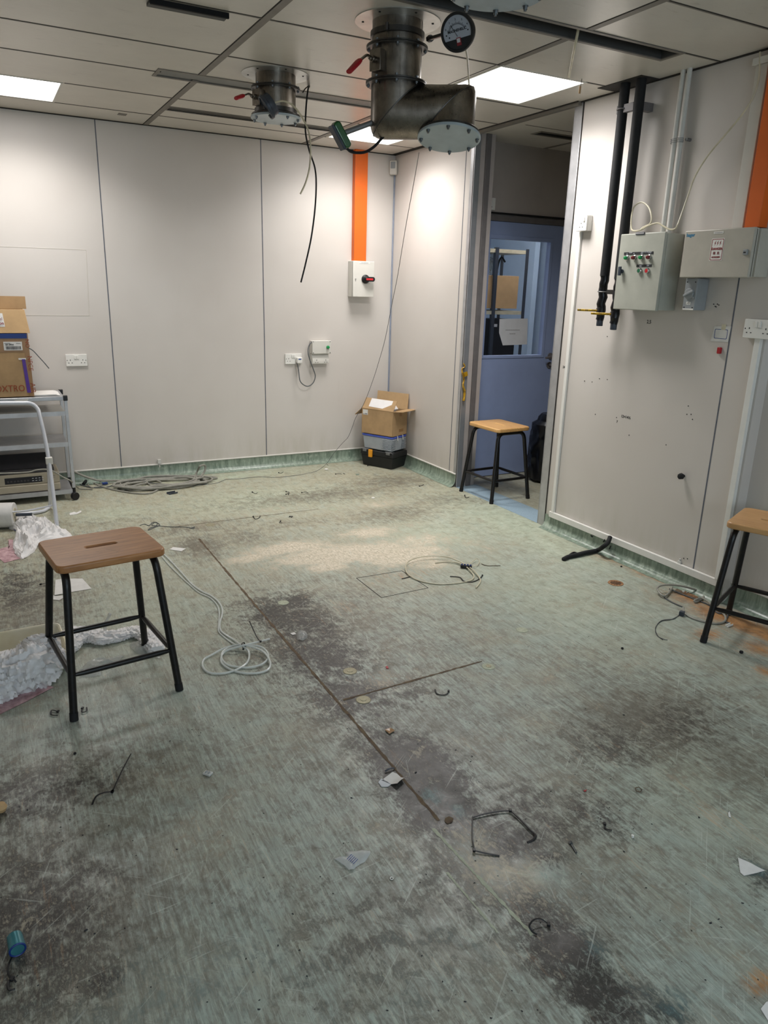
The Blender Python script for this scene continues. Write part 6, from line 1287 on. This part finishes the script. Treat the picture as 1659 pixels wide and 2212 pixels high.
plate_scrap(372, 1066, .035, .02, .3, 'gauge_case', 'dark grey open metal channel piece in front of the cable heap', 'metal_channel', .012)
p = fl(449, 1673, .0); fr = FLF(p, -.9); t = thing('plastic_clip', p, 'small pale plastic snap clip with two bumps on the left foreground floor', 'clip')
mb = MB(); mb.box((-.014, -.0095, .001), (.014, .0095, .008), fr); mb.build('clip_base', 'conduit', t, bevel=.0015)
for s in (-.005, .005): mb = MB(); mb.prism([(a+s, b) for a, b in rrect(.006, .012, .0025)], fr, .008, .0105); mb.build('bump', 'iso', t, bevel=.001)
# drains and discs in the floor
def disc(px, py, r, m, label, name='floor_disc', z=.0012, hub=True):
    p = fl(px, py); t = thing(name, p, label, 'floor disc', 'round discs set in the floor'); fr = FLF(p)
    mb = MB(); mb.lathe([(r+.002, .0005), (r, z+.001), (r-.003, z+.0012), (0, z+.0012)], fr, 40); mb.build('disc', m, t)
    if hub: mb = MB(); mb.lathe([(r*.46, z+.0012), (r*.44, z+.0025), (r*.3, z+.0025), (0, z+.0035)], fr, 28); mb.build('hub', 'disc', t)
disc(756, 1450, .027, 'disc', 'worn round metal cap above the cross joint'); disc(785, 1512, .027, 'disc', 'worn round metal cap just below the cross joint')
disc(612, 1302, .026, 'disc_pale', 'pale round cap in the dark patch near the brown joint', hub=False); disc(1055, 1440, .026, 'disc_pale', 'faint round cap at the right end of the cross joint'); disc(1128, 1361, .026, 'disc_pale', 'faint rusty round cap in the middle right of the floor', hub=False)
disc(455, 1134, .03, 'disc', 'flat yellowish round cap beside the far end of the brown joint', hub=False)
for px, py, l in ((502, 1026, 'pale round patch nearest the far skirting'), (540, 1055, 'left of two pale round patches on the far floor'), (553, 1063, 'pale round patch with a black tie on the far floor'), (375, 1081, 'pale round patch below the grey cable heap'), (599, 1098, 'pale round patch beyond the far floor joint'), (720, 1100, 'yellowish round patch at the end of the far floor joint')):
    disc(px, py, .028, 'disc_pale', l, 'floor_patch', .0004, False)
p = fl(1330, 1260); t = thing('round_floor_drain', p, 'round rusty drain grating in the floor by the right wall', 'drain'); fr = FLF(p); R = .038
mb = MB(); mb.lathe([(R+.004, .0005), (R+.003, .003), (R, .003), (R, .0015), (0, .0015)], fr, 36); mb.build('drain_rim', 'grate', t)
for i in range(-4, 5):
    for j in range(-4, 5):
        if i*i+j*j < 17: mb = MB(); mb.prism(rrect(.0052, .0048, .001, 2), F(fr(i*.0075, j*.0075), fr.u, fr.v, fr.n), .0015, .0022); (mb.build('drain_hole', 'dark_void', t))
q = [fl(1452, 1280), fl(1475, 1262), fl(1530, 1282), fl(1510, 1297)]; c = sum(q, Vector())/4; u_ = (q[3]-q[0]).normalized(); fr = F(c, u_, Vector((0, 0, 1)).cross(u_), (0, 0, 1)); wx = (q[3]-q[0]).length/2; wy = .07
t = thing('square_floor_drain', c, 'rectangular rusty drain grid in a torn strip of flooring by the right wall', 'drain')
mb = MB(); mb.box((-wx, -wy, 0), (wx, wy, .0015), fr); mb.build('rusty_tray', 'rust', t); mb = MB(); mb.box((-wx*.35, -wy*.75, .0015), (wx*.8, wy*.7, .003), fr); g_ = mb.build('drain_grid', 'grate', t)
mb = MB()
for i in range(10):
    for j in range(5): a, b = -wx*.3+i*wx*1.05/9, -wy*.6+j*wy*1.15/4; mb.prism(rrect(.007, .006, .0015, 2), F(fr(a, b), fr.u, fr.v, fr.n), .003, .0036)
tag(mb.build('grid_holes', 'dark_void', g_), kind=None)
# paper and plastic litter in the foreground
flat('paper_scrap', poly((824, 1686), (848, 1668), (858, 1672), (874, 1687), (858, 1700), (842, 1694)), 'paper', 'crumpled white paper scrap lying on the brown joint', 'paper', curl=.035)
flat('paper_scrap', poly((817, 1690), (824, 1682), (846, 1694), (838, 1700), (824, 1700)), 'notice', 'greyer folded scrap under the crumpled white paper on the joint', 'paper', curl=.02)
mb = MB(); mb.tube(spline([fl(832, 1666, .004), fl(842, 1660, .008), fl(852, 1659, .004)], 4), .004, 6, flat=.4); single(mb, 'dark_scrap', 'gauge_case', 'dark curved scrap just above the crumpled white paper', 'scrap')
plastic('zip_bag', poly((722, 1860), (730, 1855), (745, 1850), (750, 1838), (798, 1838), (790, 1855), (775, 1865), (758, 1884), (740, 1875)), .02, 5.5, 'bag_zip', 'small clear zip bag with blue print on the near floor', 'plastic bag', n=14, ang=20)
p = fl(760, 1856, .016); mb = MB()
for i in range(5): mb.box((-.012+i*.001, -.014+i*.006, 0), (.010+i*.001, -.0125+i*.006, .0006), FLF(p, .5))
single(mb, 'bag_print', 'ink_blue', 'blurred blue print on the small clear zip bag', 'print')
flat('paper_scrap', poly((1594, 1853), (1602, 1856), (1620, 1864), (1652, 1881), (1630, 1887), (1607, 1892), (1599, 1885)), 'paper', 'pointed white paper scrap at the right edge of the foreground', 'paper', curl=.03)
flat('paper_scrap', poly((1643, 2180), (1655, 2165), (1672, 2160), (1672, 2210), (1658, 2204)), 'paper', 'white paper corner cut by the right edge at the bottom', 'paper', curl=.02)
plastic('foil_ball', poly((641, 1372), (648, 1367), (660, 1367), (664, 1375), (656, 1384), (645, 1382)), .03, 9.9, 'bag_clear', 'small crumpled clear wrapper right of the coiled hose', 'wrapper', n=10, ang=18)
flat('white_chip', poly((627, 1368), (636, 1366), (640, 1370), (632, 1372)), 'paper', 'tiny white chip left of the crumpled wrapper', 'chip')
flat('card_chip', poly((831, 1578), (843, 1573), (853, 1580), (841, 1587)), 'tape', 'small brown cardboard chip right of the brown joint', 'chip', curl=.004)
flat('white_shard', poly((1573, 1756), (1576, 1753), (1579, 1766), (1574, 1765)), 'paper', 'tiny white shard on the right foreground floor', 'chip')
mb = MB(); p = fl(846, 1898, .001); mb.tube([p+Vector((.0042*math.cos(a), .0042*math.sin(a), .0012)) for a in [k*PI/8 for k in range(16)]], .0013, 6, closed=True); single(mb, 'washer', 'white', 'tiny white washer on the near floor below the zip bag', 'washer')
mb = MB(); p = fl(1366, 1809, .0); mb.cyl(p+Vector((0, 0, .001)), p+Vector((0, 0, .008)), .0042, n=12); single(mb, 'white_peg', 'white', 'tiny white plastic peg on the right foreground floor', 'peg')
mb = MB(); p = fl(705, 1015, .0); mb.lathe([(.014, .001), (.017, .006), (.012, .011), (0, .013)], FLF(p), 16); single(mb, 'white_button', 'white', 'small white round button on the far floor below the wire', 'button')
mb = MB(); p = fl(806, 1076, .0); mb.lathe([(.014, .001), (.013, .005), (0, .007)], FLF(p), 16); single(mb, 'white_button', 'white', 'small white round button in the middle of the far floor', 'button')
mb = MB(); a = fl(1233, 1822, .004); b = fl(1245, 1842, .004); mb.tube([a, b], .0032, 8); mb.cyl(a-(b-a).normalized()*.004, a+(b-a).normalized()*.003, .0062, n=6); single(mb, 'screw', 'bolt', 'small grey screw lying on the bulged dark patch', 'screw')
mb = MB(); mb.tube([fl(x, y, .0035) for x, y in ((1372, 1702), (1380, 1700), (1387, 1706), (1383, 1711), (1375, 1709))], .0015, 6, closed=True); single(mb, 'wire_ring', 'rust', 'small rusty wire ring on the right floor', 'ring')
for i, (q, l) in enumerate((([(1131, 1855), (1138, 1854), (1144, 1864), (1136, 1868), (1132, 1862)], 'largest red flake on the dark foreground patch'), ([(1154, 1857), (1159, 1856), (1158, 1861)], 'small red flake beside the largest one'), ([(1260, 1708), (1268, 1706), (1264, 1711)], 'red flake near the upper right of the dark patch'), ([(833, 1440), (837, 1439), (840, 1444), (835, 1445)], 'tiny red flake above the cross joint'))):
    flat('red_flake', poly(*q), 'red', l, 'flake', curl=.002)
flat('rust_patch', poly((961, 1768), (970, 1764), (980, 1768), (976, 1777), (966, 1780), (960, 1774)), 'rust', 'round rust coloured hole in the torn flooring bubble', 'rust patch')
flat('green_chip', poly((768, 1024), (776, 1023), (776, 1026), (769, 1026)), 'skirt', 'tiny green chip on the far floor before the toolbox', 'chip')
t = thing('teal_cap', fl(36, 2052), 'small teal metallic cap lying at the lower left edge', 'cap'); a = fl(31, 2022, .02); b = fl(38, 2052, .018); mb = MB(); mb.cyl(a, b, .0175, .019, n=28); mb.build('cap_body', 'teal', t, bevel=.003)
d = (b-a).normalized(); mb = MB(); mb.tube([b+(d.orthogonal().normalized()*math.cos(k*PI/8)+d.cross(d.orthogonal().normalized())*math.sin(k*PI/8))*.017 for k in range(16)], .0022, 6, closed=True); mb.build('cap_rim', 'navy', t)
mb = MB(); p = fl(2, 1744, .018); mb.lathe([(0, -.017), (.012, -.012), (.017, 0), (.012, .012), (0, .017)], FLF(p), 16); single(mb, 'brown_plug', 'card_l', 'small tan round plug at the left edge of the foreground', 'plug')
for px, py, l, r in ((1601, 1411, 'black rubber foot lying beneath the right stool', .009), (1344, 1402, 'small black rubber pellet left of the right stool', .006), (1342, 1225, 'small black rubber pellet behind the round drain', .006), (162, 1629, 'black pellet in front of the left stool', .005)):
    p = fl(px, py); mb = MB(); mb.lathe([(r*.8, .001), (r, r*.5), (r*.8, r*1.2), (0, r*1.4)], FLF(p), 12); single(mb, 'rubber_pellet', 'rubber', l, 'pellet', 'black rubber pellets')
# uncountable grit
rn = random.Random(11); mb = MB()
for i in range(620):
    if i < 380: px = rn.uniform(0, 1659); py = 1010+1200*rn.random()**1.3
    else: px, py = rn.choice(((1220, 1800), (1330, 1650), (900, 1700), (640, 1350), (760, 1050), (1100, 1850), (450, 1560), (60, 1740))); px += rn.gauss(0, 110); py += rn.gauss(0, 70)
    p = fl(px, max(py, 1000))
    if p.x > -.07 or p.y > -.07 or p.x < XL+.1 or p.y < -5.7: continue
    s = rn.uniform(.0006, .0019)*(1.6 if rn.random() < .05 else 1); a = rn.random()*6; el = rn.uniform(1, 2); fr = FLF(p, a); m = 0 if rn.random() < .8 else 1
    mb.add([fr(-s*el, -s, .0008), fr(s*el, -s*.6, .0008), fr(s*el*.7, s, .0008), fr(-s*el*.6, s*.7, .0008), fr(0, 0, .0008+s*.8)], [(0, 1, 4), (1, 2, 4), (2, 3, 4), (3, 0, 4)], m)
tag(mb.build('floor_grit', ['ink', 'disc_pale']), 'fine black and pale grit scattered over the whole floor', 'grit', kind='stuff')
